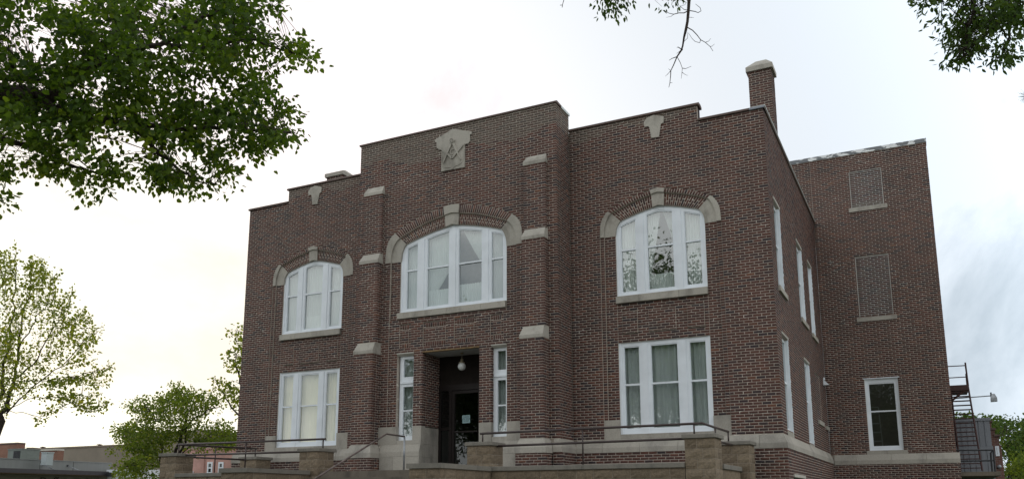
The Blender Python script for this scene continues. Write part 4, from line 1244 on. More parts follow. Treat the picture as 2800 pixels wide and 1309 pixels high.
def block_wall(label, x0, x1, y, axis='x', zt=2.235, cat='wall', name='terrace_wall', thick=0.3, capo=0.045, faces='f', capsegs=None):
    t = thing(name, label, cat, ((x0 + x1) / 2, y, 0) if axis == 'x' else (y, (x0 + x1) / 2, 0), 'block retaining walls of the terrace')
    mb = MB()
    if axis == 'x': core(mb, x0, x1, y, y + thick, 0, zt)
    else: core(mb, y - thick, y, x0, x1, 0, zt)
    mb.build('core', M_MORTAR, t)
    z1 = zt; k = 0
    while z1 > 1.4:
        zl = z1 - BLK
        p = x0 - (0.2 if k % 2 else 0)
        while p < x1 - 0.03:
            q = min(p + BLKW + RND.uniform(-0.02, 0.02), x1)
            if x1 - q < 0.08: q = x1
            a = max(p, x0)
            if axis == 'x': rough_block('block', a, q, y, y + 0.2, zl, z1, 'f' + ('w' if faces == 'fw' and a == x0 else ''), t)
            else: rough_block('block', y - 0.2, y, a, q, zl, z1, 's', t)
            p = q
        z1 = zl; k += 1
    for a, b in (capsegs or [(x0, x1)]):
        n = max(1, round((b - a) / 2.2))
        for i in range(n):
            p, q = a + (b - a) * i / n + 0.003, a + (b - a) * (i + 1) / n - 0.003
            mb = MB()
            if axis == 'x': mb.box((p, y - capo, zt + 0.002), (q, y + thick + 0.02, zt + 0.1))
            else: mb.box((y - thick - 0.02, p, zt + 0.002), (y + capo, q, zt + 0.1))
            cp = mb.build('cap', M_CAP, t)
            bv = cp.modifiers.new('soft_edge', 'BEVEL'); bv.width = 0.008; bv.segments = 1
    return t


block_wall('long low block wall with capstones between the two right hand piers', 2.57, 6.88, YT)
block_wall('low block wall with capstones left of the entrance steps', -7.05, -3.31, YT)
block_wall('short block wall with capstones at the right end of the terrace, beside the lodge', -2.79, -1.01, 7.47, 'y', zt=2.215)
# cheek walls of the steps
for s, lab in ((1, 'broad block cheek wall with flat top on the right of the entrance steps'), (-1, 'broad block cheek wall with flat top on the left of the entrance steps')):
    x0, x1 = (1.84, 2.565) if s > 0 else (-3.22, -2.46)
    t = thing('cheek_wall', lab, 'wall', ((x0 + x1) / 2, -4.5, 0), 'cheek walls of the steps')
    ya = -5.55
    mb = MB(); core(mb, x0, x1, ya, YT, 0, 2.235); mb.build('core', M_MORTAR, t)
    z1 = 2.235; k = 0
    while z1 > 1.4:
        zl = z1 - BLK
        p = x0
        while p < x1 - 0.05:
            q = min(p + (BLKW if not (k % 2 and p == x0) else 0.22), x1)
            rough_block('block', p, q, ya, ya + 0.2, zl, z1, 'f', t); p = q
        p = ya
        while p < YT - 0.05:
            q = min(p + (BLKW if not (k % 2 == 0 and p == ya) else 0.22), YT - 0.004)
            rough_block('block', x1 - 0.2, x1, p, q, zl, z1, 's', t); p = q
        z1 = zl; k += 1
    MB().box((x0 - 0.04, ya - 0.045, 2.237), (x1 + 0.045, YT - 0.05, 2.335)).build('cap', M_CAP, t)

# terrace floor and steps
tag(MB().box((-7.4, YT + 0.31, 2.12), (7.15, -1.0, 2.285)).build('terrace_floor', M_PAVE), kind='structure')
tag(MB().box((-7.4, -1.0, 2.12), (7.05, -0.9 + 0.9, 2.283)).build('porch_floor', M_PAVE), kind='structure')
st = thing('entrance_steps', 'flight of worn brown concrete steps rising to the entrance between the cheek walls', 'steps', (-0.3, -5, 0))
ztop = 2.31; nst = 14; rise = ztop / nst
for i in range(nst):
    zt = ztop - i * rise; ya = -3.30 - i * 0.31
    for a, b in ((-2.455, -0.4), (-0.396, 1.835)):
        MB().box((a, ya - 0.03, zt - rise), (b, ya + 0.45, zt)).build('step', M_STEP, st)


def rail_thing(label, name='metal_railing'):
    return thing(name, label, 'railing', (0, 0, 2.3), 'pipe railings of the terrace')


def pipe(t, name, pts, r=0.026, m=None, n=8): return MB().tube(pts, r, n).build(name, m or M_PIPE, t, True)


yr = YT + 0.28
# right front railing, turning the corner back to the lodge
r1 = rail_thing('long brown pipe railing between the two right piers of the terrace')
xr = 7.19
pipe(r1, 'top_rail', [(2.14, yr, 3.09), (xr, yr, 3.115), (xr, -0.72, 3.115)])
pipe(r1, 'lower_rail', [(2.57, yr, 2.80), (6.86, yr, 2.82)])
pipe(r1, 'lower_rail', [(7.32, -2.8, 2.80), (7.32, -1.03, 2.80)])
for x in (2.2, 7.02): pipe(r1, 'post', [(x, yr, 2.885), (x, yr, 3.10)], 0.018)
pipe(r1, 'post', [(4.62, yr, 2.335), (4.62, yr, 3.10)], 0.018)
for y in (-2.0, -0.75): pipe(r1, 'post', [(xr, y, 2.60 if y < -1 else 2.885), (xr, y, 3.115)], 0.018)
# left front railing and its return
r2 = rail_thing('brown pipe railing along the left half of the terrace, turning back at the corner pier')
pipe(r2, 'top_rail', [(-2.25, yr, 3.12), (-7.33, yr, 3.135), (-6.75, -0.7, 3.135)])
pipe(r2, 'lower_rail', [(-2.84, yr, 2.82), (-7.03, yr, 2.84)])
pipe(r2, 'lower_rail', [(-7.15, -2.78, 2.80), (-6.9, -1.03, 2.80)])
pipe(r2, 'post', [(-2.32, yr, 2.885), (-2.32, yr, 3.12)], 0.018); pipe(r2, 'post', [(-7.3, yr, 2.885), (-7.3, yr, 3.135)], 0.018)
pipe(r2, 'post', [(-4.86, yr, 2.335), (-4.86, yr, 3.12)], 0.018)
pipe(r2, 'post', [(-7.08, -2.0, 2.3), (-7.08, -2.0, 3.135)], 0.018); pipe(r2, 'post', [(-6.76, -0.75, 2.885), (-6.76, -0.75, 3.135)], 0.018)
# handrail of the steps
hr = thing('handrail', 'worn grey pipe handrail with one post sloping down the entrance steps', 'handrail', (0, -3.4, 2.31))
P0 = onplane(860 + 1840 / 7.5765, 1160 + 905 / 7.5765, 'y', -3.42); hx = P0[0]
T0 = onplane(860 + 1865 / 7.5765, 1160 + 245 / 7.5765, 'x', hx); T1 = onplane(860 + 1490 / 7.5765, 1160 + 192 / 7.5765, 'x', hx); T2 = onplane(860 + 20 / 7.5765, 1160 + 1110 / 7.5765, 'x', hx)
T3 = T1 + (T2 - T1) * 2.2
pipe(hr, 'post', [(hx, T0[1], 2.31), (hx, T0[1], T0[2])], 0.022, M_GALV)
pipe(hr, 'rail', [tuple(T0), tuple(T1), tuple(T3)], 0.021, plain('worn_rail', (0.13, 0.10, 0.09), 0.45, 0.45, 9, 0.3))
pipe(hr, 'post', [(hx, T3[1], 0.1), (hx, T3[1], T3[2])], 0.022, M_GALV)

# ------------------------------------------------------------------ fire escape, shed and landing at the right
YF = 11.6
fz = lambda zx, zy, y=YF: onplane(2560 + zx / 3.6611, 980 + zy / 3.6611, 'y', y)
fe = thing('fire_escape', 'rusty iron fire escape stair with landing on the side of the rear block', 'fire escape', (12.3, YF, 0), None)


def seg(t, name, p, q, r, m=M_RUST, n=6): return MB().tube([tuple(p), tuple(q)], r, n).build(name, m, t)


seg(fe, 'stringer', fz(112, 80) * 1, fz(112, 80) + 0, 0.02) if False else None
LB, LT = fz(245, 1125), fz(142, 280); RB, RT = fz(462, 1120), fz(318, 270)
MB().tube([tuple(LB), tuple(LT)], 0.028, 4).build('stringer', M_RUST, fe); MB().tube([tuple(RB), tuple(RT)], 0.028, 4).build('stringer', M_RUST, fe)
n = 19
for k in range(n):
    t = (k + 0.7) / n
    a = LB + (LT - LB) * t; b = RB + (RT - RB) * t
    MB().box((a[0], YF - 0.02, a[2] - 0.012), (b[0], YF + 0.20, a[2] + 0.012)).build('tread', M_RUST, fe)
p = fz(145, 275); q = fz(318, 270)
MB().box((XR + 0.02, YF - 0.05, p[2] - 0.16), (q[0], YF + 1.4, p[2] + 0.02)).build('landing', M_RUST, fe)
MB().tube([tuple(fz(162, 415)), tuple(fz(318, 290))], 0.035, 4).build('brace', M_RUST, fe)
for a, b in (((100, 78), (285, 68)), ((120, 192), (297, 182))): seg(fe, 'rail', fz(*a), fz(*b), 0.018)
seg(fe, 'post', fz(320, 270), fz(290, 38), 0.03); seg(fe, 'post', fz(308, 268, YF + 0.6), fz(296, 150, YF + 0.6), 0.022)
# black railing on the porch slab
pr_ = thing('porch_railing', 'black iron railing with two pipe rails on the concrete porch slab', 'railing', (13, YF - 1.2, 2.7))
yp = YF - 1.2
for a, b in (((195, 915), (572, 912)), ((240, 1022), (585, 1016))): seg(pr_, 'rail', fz(*a, yp), fz(*b, yp), 0.025, M_BLACKIRON, 8)
for a, b in (((572, 912), (592, 1130)), ((545, 940), (562, 1130))): seg(pr_, 'post', fz(*a, yp), fz(*b, yp), 0.028, M_BLACKIRON, 8)
seg(pr_, 'brace', fz(545, 940, yp), fz(572, 912, yp), 0.02, M_BLACKIRON, 8)
sl0, sl1 = fz(250, 1132, yp - 0.2), fz(648, 1160, yp - 0.2)
tag(MB().box((XR + 0.05, yp - 0.2, sl1[2] - 0.02), (sl1[0], yp + 3.4, sl0[2])).build('porch_slab', M_STEP), 'weathered concrete porch slab beside the rear block', 'porch')
# metal shed
YS = YF + 2.1
sz = lambda zx, zy: onplane(2560 + zx / 3.6611, 980 + zy / 3.6611, 'y', YS)
shed = thing('metal_shed', 'grey ribbed metal shed behind the fire escape', 'shed', (13.2, YS, 0))
TL, TR = sz(190, 632), sz(505, 618); BR_ = sz(595, 1130); ML_, MR_ = sz(230, 895), sz(560, 885)
zt_, zm_, zb_ = (TL[2] + TR[2]) / 2, MR_[2], BR_[2]
M_SHED = plain('grey_sheet_metal', (0.20, 0.215, 0.24), 0.5, 0.1, 3, 0.2, 0, 0, (8, 8, 0.5))
xl, xr_ = XR + 0.1, MR_[0]
MB().box((xl, YS + 0.02, 0), (xr_, YS + 3.0, zt_)).build('wall', M_SHED, shed)
MB().box((xl, YS - 0.05, zt_), (xr_ + 0.04, YS + 3.05, zt_ + 0.10)).build('roof_edge', M_SHED, shed)
MB().box((xl, YS - 0.03, zm_ - 0.06), (xr_ + 0.03, YS + 0.02, zm_ + 0.04)).build('drip_rail', M_SHED, shed)
npan = 6
for i in range(npan):
    a, b = xl + (xr_ - xl) * i / npan, xl + (xr_ - xl) * (i + 1) / npan
    for z0, z1 in ((zm_ + 0.045, zt_ - 0.005), (zb_ - 0.6, zm_ - 0.065)):
        MB().box((a + 0.018, YS - 0.012, z0), (b - 0.018, YS + 0.018, z1)).build('panel', M_SHED, shed)
# lamp on a long arm
al = thing('yard_lamp', 'grey yard lamp on a long thin pipe arm beyond the fire escape', 'lamp', (12, YF + 0.5, 5))
yl = YF + 0.5
a, b = fz(350, 385, yl), fz(545, 370, yl)
a2 = a + (a - b) * ((a[0] - XR) / (b[0] - a[0]))
MB().tube([tuple(a2), tuple(b)], 0.02, 6).build('arm', M_GALV, al)
hc = fz(572, 360, yl)
s0 = (fz(605, 380, yl)[0] - fz(540, 380, yl)[0]) / 2
hz = lambda zy: fz(572, zy, yl)[2]
cxl, cyl = hc[0], yl
MB().hexa([(cxl - s0, cyl - s0, hz(430)), (cxl + s0, cyl - s0, hz(428)), (cxl + s0, cyl + s0, hz(428)), (cxl - s0, cyl + s0, hz(430)),
           (cxl - s0, cyl - s0, hz(395)), (cxl + s0, cyl - s0, hz(392)), (cxl + s0, cyl + s0, hz(392)), (cxl - s0, cyl + s0, hz(395))]).build('lens', M_GALV, al)
MB().hexa([(cxl - s0, cyl - s0, hz(395)), (cxl + s0, cyl - s0, hz(392)), (cxl + s0, cyl + s0, hz(392)), (cxl - s0, cyl + s0, hz(395)),
           (cxl - s0 * .55, cyl - s0 * .5, hz(352)), (cxl + s0 * .35, cyl - s0 * .5, hz(350)), (cxl + s0 * .35, cyl + s0 * .5, hz(350)), (cxl - s0 * .55, cyl + s0 * .5, hz(352))]).build('hood', M_GALV, al)
MB().box((cxl - s0 * 0.95, cyl - 0.05, hz(385)), (cxl - s0 * 0.5, cyl + 0.05, hz(336))).build('bracket', M_BLACKIRON, al)
# stepped brick building behind the shed
M_BRK2 = far_brick('dull_red_brick', (0.13, 0.055, 0.045), (0.17, 0.075, 0.055), (0.22, 0.19, 0.17))
bb = thing('brick_house', 'narrow red brick building end with stepped gable behind the metal shed', 'building', (16, 20, 0))
YB = YF + 5.0
bz = lambda x, y: onplane(2680 + x / 6.3667, 1120 + y / 6.3667, 'y', YB)
steps_ = [((60, 205), (190, 215)), ((150, 330), (250, 345)), ((240, 440), (325, 455))]
xs0 = bz(20, 700)[0]
for (p0, p1) in steps_:
    x1 = bz(*p1)[0]; z1 = bz(*p1)[2]
    MB().box((xs0, YB + 0.003 * len(bb.children), 0), (x1, YB + 6, z1)).build('wall', M_BRK2, bb)
    MB().box((bz(*p0)[0], YB - 0.06, z1), (x1 + 0.05, YB + 6, z1 + 0.07)).build('coping', M_COPING, bb)
x1 = bz(400, 900)[0]
MB().box((xs0, YB + 0.02, 0), (x1, YB + 6, bz(0, 620)[2])).build('wall', M_BRK2, bb)
p, q = bz(275, 800), bz(325, 625)
fr = MB().box((p[0], YB - 0.03, p[2]), (q[0], YB + 0.0, q[2])).build('window', M_WHITE, bb)
MB().box((p[0] + 0.05, YB - 0.035, p[2] + 0.07), (q[0] - 0.07, YB - 0.031, q[2] - 0.05)).build('pane', M_DGLASS, fr)
vp = bz(333, 985)
MB().lathe((vp[0], YB - 0.06, vp[2]), [(0.0, 0.08), (0.06, 0.05), (0.08, 0.0), (0.06, -0.05), (0.0, -0.08)], 10).build('round_vent', M_GALV, bb)

# ------------------------------------------------------------------ buildings at the left
zb4 = lambda x, y: (x / 6.44, 1150 + y / 6.44)


def Lp(x, y, ax, v): return onplane(*zb4(x, y), ax, v)


# beige flat-roofed building whose front faces the lodge (plane x = XL)
ZP = 3.9
e0 = Lp(1968, 745, 'z', ZP); XL = e0[0]; yfar = e0[1]
ynear = Lp(-500, 630, 'x', XL)[1]
bz_ = lambda x, y: Lp(x, y, 'x', XL)
sh_ = thing('shop_building', 'flat roofed beige shop with grey fascia and dark canopy at the lower left', 'building', (XL, yfar, 0))
M_FASC = plain('grey_fascia', (0.235, 0.25, 0.245), 0.5, 0.06, 1.2, 0, 0, 0, (1, 6, 0.5))
M_BEIGE = plain('beige_stucco', (0.30, 0.275, 0.225), 0.9, 0.08)
M_CANOPY = plain('dark_canopy', (0.055, 0.05, 0.058), 0.5, 0.1)
z_can0 = bz_(1985, 965)[2]; z_can1 = bz_(1985, 895)[2]
zf0 = z_can1 + 0.0
MB().box((XL - 14, ynear, 0), (XL - 0.06, yfar - 0.01, z_can0 + 0.1)).build('wall', M_BEIGE, sh_)
seam = [ynear, bz_(-40, 700)[1], bz_(712, 700)[1], bz_(1300, 700)[1], yfar]
for a, b in zip(seam[:-1], seam[1:]):
    MB().box((XL - 0.10, a + 0.02, z_can1 - 0.2), (XL, b - 0.02, ZP - 0.01)).build('fascia_panel', M_FASC, sh_)
MB().box((XL - 0.16, ynear, ZP - 0.01), (XL + 0.03, yfar + 0.02, ZP + 0.04)).build('coping', M_FASC, sh_)
MB().box((XL - 14, ynear, z_can0 + 0.2), (XL - 0.11, yfar - 0.02, ZP - 0.25)).build('roof', M_ROOF, sh_)
MB().box((XL - 0.0, ynear, z_can0 - 0.02), (XL + 1.1, yfar + 0.15, z_can1 - 0.03)).build('canopy', M_CANOPY, sh_)
MB().box((XL + 0.02, ynear, z_can0 - 0.06), (XL + 1.06, yfar + 0.1, z_can0 - 0.022)).build('soffit', plain('brown_soffit', (0.14, 0.10, 0.06), 0.8, 0.1), sh_)
for x in (750, 1190):
    a = bz_(x, 765 if x == 750 else 785)
    MB().tube([(XL + 0.01, a[1], a[2]), (XL + 1.0, a[1] + 0.05, z_can1 - 0.02)], 0.022, 6).build('tie_rod', M_GALV, sh_)
    MB().box((XL, a[1] - 0.05, a[2] - 0.05), (XL + 0.05, a[1] + 0.05, a[2] + 0.05)).build('rod_plate', M_BLACKIRON, sh_)
# tops of the sign letters that show under the canopy
MINK = plain('sign_brown', (0.03, 0.022, 0.018), 0.6, 0.1)
for tx, x in (('D', 760), ('ff', 975), ('m', 1080)):
    q = Lp(x, 985, 'x', XL - 0.05)
    text(tx, 0.62, (XL - 0.05, q[1], q[2] - 0.44), MINK, 'lettering', sh_, (math.pi / 2, 0, math.pi / 2), 0.01, 'CENTER', 0.1)
# roof plant
def roof_unit(name, label, x0, x1, y0, y1, depth, m, grille=False):
    a, b = at(*zb4(x0, y1), depth), at(*zb4(x1, y0), depth)
    t = thing(name, label, 'roof unit', tuple(a))
    w = b[0] - a[0]; h = b[2] - a[2]
    zb = ZP - 0.3
    MB().box((a[0], a[1], zb), (a[0] + w, a[1] + w * 0.9, b[2])).build('casing', m, t)
    MB().box((a[0] - 0.03, a[1] - 0.03, b[2]), (a[0] + w + 0.03, a[1] + w * 0.9 + 0.03, b[2] + 0.05)).build('lid', m, t)
    if grille:
        for i in range(5):
            p = a[0] + w * (0.45 + 0.1 * i)
            MB().box((p, a[1] - 0.03, zb + 0.1), (p + w * 0.07, a[1] - 0.002, b[2] - 0.08)).build('louvre', M_BLACKIRON, t)
    return t


M_GREENBOX = plain('grey_green_enamel', (0.17, 0.20, 0.18), 0.5, 0.08)
roof_unit('air_conditioner', 'grey green air conditioner with dark louvres on the shop roof', 130, 535, 505, 640, 50, M_GREENBOX, True)
roof_unit('vent_box', 'small pale blue metal box on the shop roof', 722, 872, 560, 670, 47, plain('pale_box', (0.42, 0.48, 0.50), 0.5, 0.05))
# red brick building behind the shop
M_BRK3 = far_brick('orange_red_brick', (0.20, 0.088, 0.058), (0.24, 0.108, 0.072), (0.27, 0.21, 0.17))
rb = thing('brick_building', 'orange red brick building with a higher left end behind the shop roof', 'building', (-40, 35, 0))
D1 = 62
p = at(*zb4(310, 410), D1); q = at(*zb4(990, 535), D1); Yb = p[1]
pl = lambda x, y: Lp(x, y, 'y', Yb)
MB().box((pl(-900, 400)[0], Yb, 0), (pl(310, 410)[0], Yb + 0.6, pl(310, 405)[2])).build('wall', M_BRK3, rb)
MB().box((pl(312, 500)[0], Yb + 0.05, 0), (pl(992, 535)[0], Yb + 0.6, pl(770, 525)[2])).build('wall', M_BRK3, rb)
MB().box((pl(540, 520)[0], Yb - 0.04, pl(770, 525)[2]), (pl(995, 530)[0], Yb + 0.6, pl(770, 525)[2] + 0.12)).build('coping', M_LINTEL, rb)
MB().box((pl(-900, 400)[0], Yb - 0.04, pl(310, 405)[2]), (pl(312, 405)[0], Yb + 0.6, pl(310, 405)[2] + 0.12)).build('coping', M_COPING, rb)
# tan building
M_TAN = plain('tan_render', (0.235, 0.205, 0.165), 0.9, 0.12, 0.6)
tb = thing('tan_building', 'long windowless tan building with a taller right block behind the small tree', 'building', (-35, 60, 0))
D2 = 76
Yt = at(*zb4(1640, 460), D2)[1]
pt = lambda x, y: Lp(x, y, 'y', Yt)
zt1 = pt(1640, 462)[2]
MB().box((pt(420, 500)[0], Yt, 0), (pt(2190, 440)[0], Yt + 15, zt1)).build('wall', M_TAN, tb)
MB().box((pt(2185, 440)[0], Yt - 0.05, 0), (pt(3600, 300)[0], Yt + 15, pt(2185, 225)[2])).build('wall', M_TAN, tb)
MB().box((pt(420, 500)[0], Yt - 0.06, zt1), (pt(2180, 440)[0], Yt + 15, zt1 + 0.15)).build('coping', plain('tan_coping', (0.20, 0.16, 0.12), 0.8), tb)
for x, yb, yt, lab in ((465, 505, 450, 'wide'), (645, 500, 437, 'thin'), (1645, 462, 397, 'thin')):
    a = pt(x, yb); h = pt(x, yt)[2] - a[2]; w = 0.5 if lab == 'wide' else 0.13
    v = thing('roof_vent', {465: 'squat pitched vent on the tan building roof above the air conditioner', 645: 'thin capped vent pipe on the left of the tan roof', 1645: 'thin capped vent pipe in the middle of the tan roof'}[x], 'vent', (a[0], Yt + 0.6, zt1))
    MB().lathe((a[0], Yt + 0.6, zt1), [(w, 0.0), (w, h * 0.7), (w * 2 if lab == 'thin' else w * 1.25, h * 0.72), (w * 2 if lab == 'thin' else w * 1.25, h * 0.85), (0.02, h)], 10).build('pipe', M_RUST if lab == 'thin' else M_TAN, v)
    MB().box((a[0] - w * 1.5, Yt + 0.6 - w * 1.5, zt1 + 0.01), (a[0] + w * 1.5, Yt + 0.6 + w * 1.5, zt1 + h * 0.12)).build('base', M_TAN, v)
# pink building with two windows
M_PINK = far_brick('pink_painted_brick', (0.47, 0.27, 0.23), (0.50, 0.29, 0.25), (0.44, 0.26, 0.22))
D3 = 52
zz4 = lambda x, y: (400 + x / 4.293, 1120 + y / 4.293)
Yp = at(*zz4(750, 600), D3)[1]
pp = lambda x, y: onplane(*zz4(x, y), 'y', Yp)
pk = thing('pink_building', 'pink painted brick building with two white framed windows beyond the terrace', 'building', (-18, Yp, 0))
ztp = pp(800, 462)[2]
MB().box((pp(420, 500)[0], Yp, 0), (pp(1500, 500)[0], Yp + 10, ztp)).build('wall', M_PINK, pk)
MB().box((pp(415, 500)[0], Yp - 0.05, ztp), (pp(1505, 500)[0], Yp + 10, ztp + 0.1)).build('coping', M_PINK, pk)
for x0, x1 in ((715, 785), (845, 912)):
    a, b = pp(x0, 748), pp(x1, 608)
    mb = MB(); t = 0.1
    mb.box((a[0], Yp - 0.05, a[2]), (a[0] + t, Yp - 0.002, b[2])); mb.box((b[0] - t, Yp - 0.05, a[2]), (b[0], Yp - 0.002, b[2]))
    mb.box((a[0] + t, Yp - 0.05, b[2] - t), (b[0] - t, Yp - 0.002, b[2])); mb.box((a[0] + t, Yp - 0.05, a[2]), (b[0] - t, Yp - 0.002, a[2] + t))
    zm = (a[2] + b[2]) / 2; mb.box((a[0] + t, Yp - 0.045, zm - 0.04), (b[0] - t, Yp - 0.002, zm + 0.04))
    w = mb.build('window', M_WHITE, pk)
    MB().box((a[0] + t, Yp - 0.02, a[2] + t), (b[0] - t, Yp - 0.004, b[2] - t)).build('pane', M_DGLASS, w)
a = pp(690, 560); MB().tube([(a[0], Yp - 0.06, 0.5), (a[0], Yp - 0.06, ztp - 0.1)], 0.03, 6).build('downpipe', M_PINK, pk)
# white shed beside the tan building
D4 = 50
ws = thing('white_shed', 'white metal shed showing between the shop and the small tree', 'shed', tuple(at(*zb4(2000, 1000), D4)))
Yw = at(*zb4(2000, 1000), D4)[1]; pw = lambda x, y: Lp(x, y, 'y', Yw)
MB().box((pw(1900, 900)[0], Yw, 0), (pw(2500, 900)[0], Yw + 4, pw(2030, 905)[2])).build('wall', M_WHITE, ws)
MB().box((pw(1900, 900)[0], Yw - 0.1, pw(2030, 905)[2]), (pw(2500, 900)[0], Yw + 4.1, pw(2030, 855)[2])).build('roof', M_WHITE, ws)
MB().box((pw(1900, 900)[0], Yw - 0.14, pw(2030, 915)[2]), (pw(2500, 900)[0], Yw - 0.02, pw(2030, 903)[2])).build('gutter', M_FLASH, ws)
a = pw(2000, 935); MB().box((a[0] - 0.15, Yw - 0.4, a[2] - 0.15), (a[0] + 0.1, Yw - 0.002, a[2] + 0.1)).build('lamp', M_BLACKIRON, ws)


# ------------------------------------------------------------------ trees
def inside(poly, x, y):
    r = False; n = len(poly); j = n - 1
    for i in range(n):
        xi, yi = poly[i]; xj, yj = poly[j]
        if (yi > y) != (yj > y) and x < (xj - xi) * (y - yi) / (yj - yi) + xi: r = not r
        j = i
    return r


def leaf_mesh(pos, dirs, size, m, rng, broad=0.3, flat=0.6):
    """n leaves: folded pointed blades at pos, growing along dirs"""
    n = len(pos)
    d = dirs / np.linalg.norm(dirs, axis=1, keepdims=True)
    up = rng.normal(size=(n, 3)) * (1 - flat) + np.array([0, 0, 1.0]) * flat
    s = np.cross(d, up); s /= np.linalg.norm(s, axis=1, keepdims=True) + 1e-9
    nn = np.cross(s, d)
    L = size * rng.uniform(0.65, 1.2, n)[:, None]; B = L * broad * rng.uniform(0.8, 1.2, n)[:, None]; fo = B * rng.uniform(0.1, 0.6, n)[:, None]
    droop = L * rng.uniform(0.0, 0.25, n)[:, None]
    v = np.stack([pos, pos + d * L * .32 - s * B + nn * fo, pos + d * L * .7 - s * B * .75 + nn * fo - nn * droop * .4, pos + d * L - nn * droop,
                  pos + d * L * .7 + s * B * .75 + nn * fo - nn * droop * .4, pos + d * L * .32 + s * B + nn * fo], 1)
    q = np.array([[0, 1, 2, 3], [0, 3, 4, 5]])
    return v.reshape(-1, 3), (np.arange(n)[:, None, None] * 6 + q).reshape(-1, 4)


def quad_obj(name, v, q, tones, m, parent):
    me = bpy.data.meshes.new(name)
    v = v - np.array(wloc(parent))
    me.vertices.add(len(v)); me.vertices.foreach_set('co', v.reshape(-1).astype(np.float32))
    me.loops.add(q.size); me.loops.foreach_set('vertex_index', q.reshape(-1).astype(np.int32))
    me.polygons.add(len(q)); me.polygons.foreach_set('loop_start', np.arange(0, q.size, 4, dtype=np.int32))
    me.update(calc_edges=True)
    a = me.attributes.new('tone', 'FLOAT', 'FACE'); a.data.foreach_set('value', np.asarray(tones, np.float32))
    me.materials.append(m)
    o = bpy.data.objects.new(name, me); COL.objects.link(o); o.parent = parent
    return tag(o, kind='stuff')


def wander(p, q, n, amp, rng):
    p, q = np.array(p), np.array(q); L = np.linalg.norm(q - p)
    pts = [p + (q - p) * i / n + (rng.normal(size=3) * amp * L * math.sin(math.pi * i / n) if 0 < i < n else 0) for i in range(n + 1)]
    return pts


def crown_in(t, poly, depth, ddep, ncl, nleaf, size, m, limbs, rng, gaps=(), spread=0.3, broad=0.3, holes=0.35, hscale=70, twig=0.006, droop=-0.35, flat=0.5, name='crown', tmax=1.1):
    """leaf clusters through the crown volume outlined by poly (px), each on its own twig from the nearest limb"""
    xs = [p[0] for p in poly]; ys = [p[1] for p in poly]
    ph = rng.uniform(0, 6, 6)
    C = []
    tries = 0
    while len(C) < ncl and tries < ncl * 60:
        tries += 1
        x, y = rng.uniform(min(xs), max(xs)), rng.uniform(min(ys), max(ys))
        if not inside(poly, x, y) or any(inside(g, x, y) for g in gaps): continue
        k = math.sin(x / hscale + ph[0] + 1.7 * math.sin(y / hscale * 0.8 + ph[1])) * math.sin(y / hscale * 1.2 + ph[2] + 1.3 * math.sin(x / hscale * 0.9 + ph[3])) \
            + 0.6 * math.sin(x / hscale * 2.7 + ph[4]) * math.sin(y / hscale * 2.9 + ph[5])
        if k < -1 + 2 * holes * rng.uniform(0.4, 1.1): continue
        C.append(at(x, y, depth + rng.normal() * ddep * 0.5))
    C = np.array(C)
    lp = np.array([p for l in limbs for p in l]) if limbs else C.mean(0, keepdims=True)
    tw = MB()
    pos, dirs, tn = [], [], []
    for c in C:
        dd = np.linalg.norm(lp - c, axis=1) + 0.25 * np.abs(lp[:, 2] - c[2]); a = lp[np.argmin(dd)]
        if np.linalg.norm(c - a) < tmax and twig:
            mid = (a + c) / 2 + rng.normal(size=3) * 0.06 * np.linalg.norm(c - a) + np.array([0, 0, 0.06 * np.linalg.norm(c - a)])
            tw.tube([tuple(a), tuple(mid), tuple(c)], [twig * 1.6, twig * 1.1, twig * 0.5], 4, False)
        out = c - a; out = out / (np.linalg.norm(out) + 1e-6)
        k = max(3, int(rng.poisson(nleaf)))
        r = rng.normal(size=(k, 3)) * spread * np.array([1, 1, 0.6])
        pos.append(c + r); dirs.append(rng.normal(size=(k, 3)) * 0.7 + out * 0.5 + r / spread * 0.4 + np.array([0, 0, droop])); tn.append(np.clip(rng.normal(0.45, 0.2) + rng.normal(size=k) * 0.16, 0, 1))
    pos, dirs, tn = np.concatenate(pos), np.concatenate(dirs), np.concatenate(tn)
    v, q = leaf_mesh(pos, dirs, size, m, rng, broad, flat)
    quad_obj(name, v, q, np.repeat(tn, 2), m, t)
    if tw.v: tag(tw.build('twigs', M_BARK, t), kind='stuff')


def shoots(t, poly, origin, flat, n, length, depth, dd, nl, size, m, rng, spread, step=12, gaps=(), droop=-0.1, twig=0.01):
    """many leafy shoots growing away from the foot of the crown"""
    xs = [p[0] for p in poly]; ys = [p[1] for p in poly]; P = []
    tries = 0
    while len(P) < n and tries < n * 40:
        tries += 1
        x, y = rng.uniform(min(xs), max(xs)), rng.uniform(min(ys), max(ys))
        if not inside(poly, x, y) or any(inside(g, x, y) for g in gaps): continue
        dx, dy = x - origin[0], (y - origin[1]) * flat; L = math.hypot(dx, dy) + 1e-6
        an = math.atan2(dy / L, dx / L) + rng.normal() * 0.22; q = length * rng.uniform(0.5, 1.1)
        pth = [(x, y)]
        for k in range(4):
            an += rng.normal() * 0.12
            x += math.cos(an) * q / 4; y += math.sin(an) * q / 4
            if not inside(poly, x, y): break
            pth.append((x, y))
        if len(pth) > 1: P.append(pth)
    spray(t, P, depth, dd, step, nl, size, m, rng, spread, 0.4, droop, 'shoots', twig)


def limb(t, pts, r0, r1, rng, name='limb', n=7, sub=4, amp=0.05):
    P = []
    for a, b in zip(pts[:-1], pts[1:]): P += wander(a, b, sub, amp, rng)[:-1]
    P.append(np.array(pts[-1]))
    rad = [r0 + (r1 - r0) * (i / (len(P) - 1)) ** 0.8 for i in range(len(P))]
    MB().tube([tuple(p) for p in P], rad, n).build(name, M_BARK, t, True)
    return P


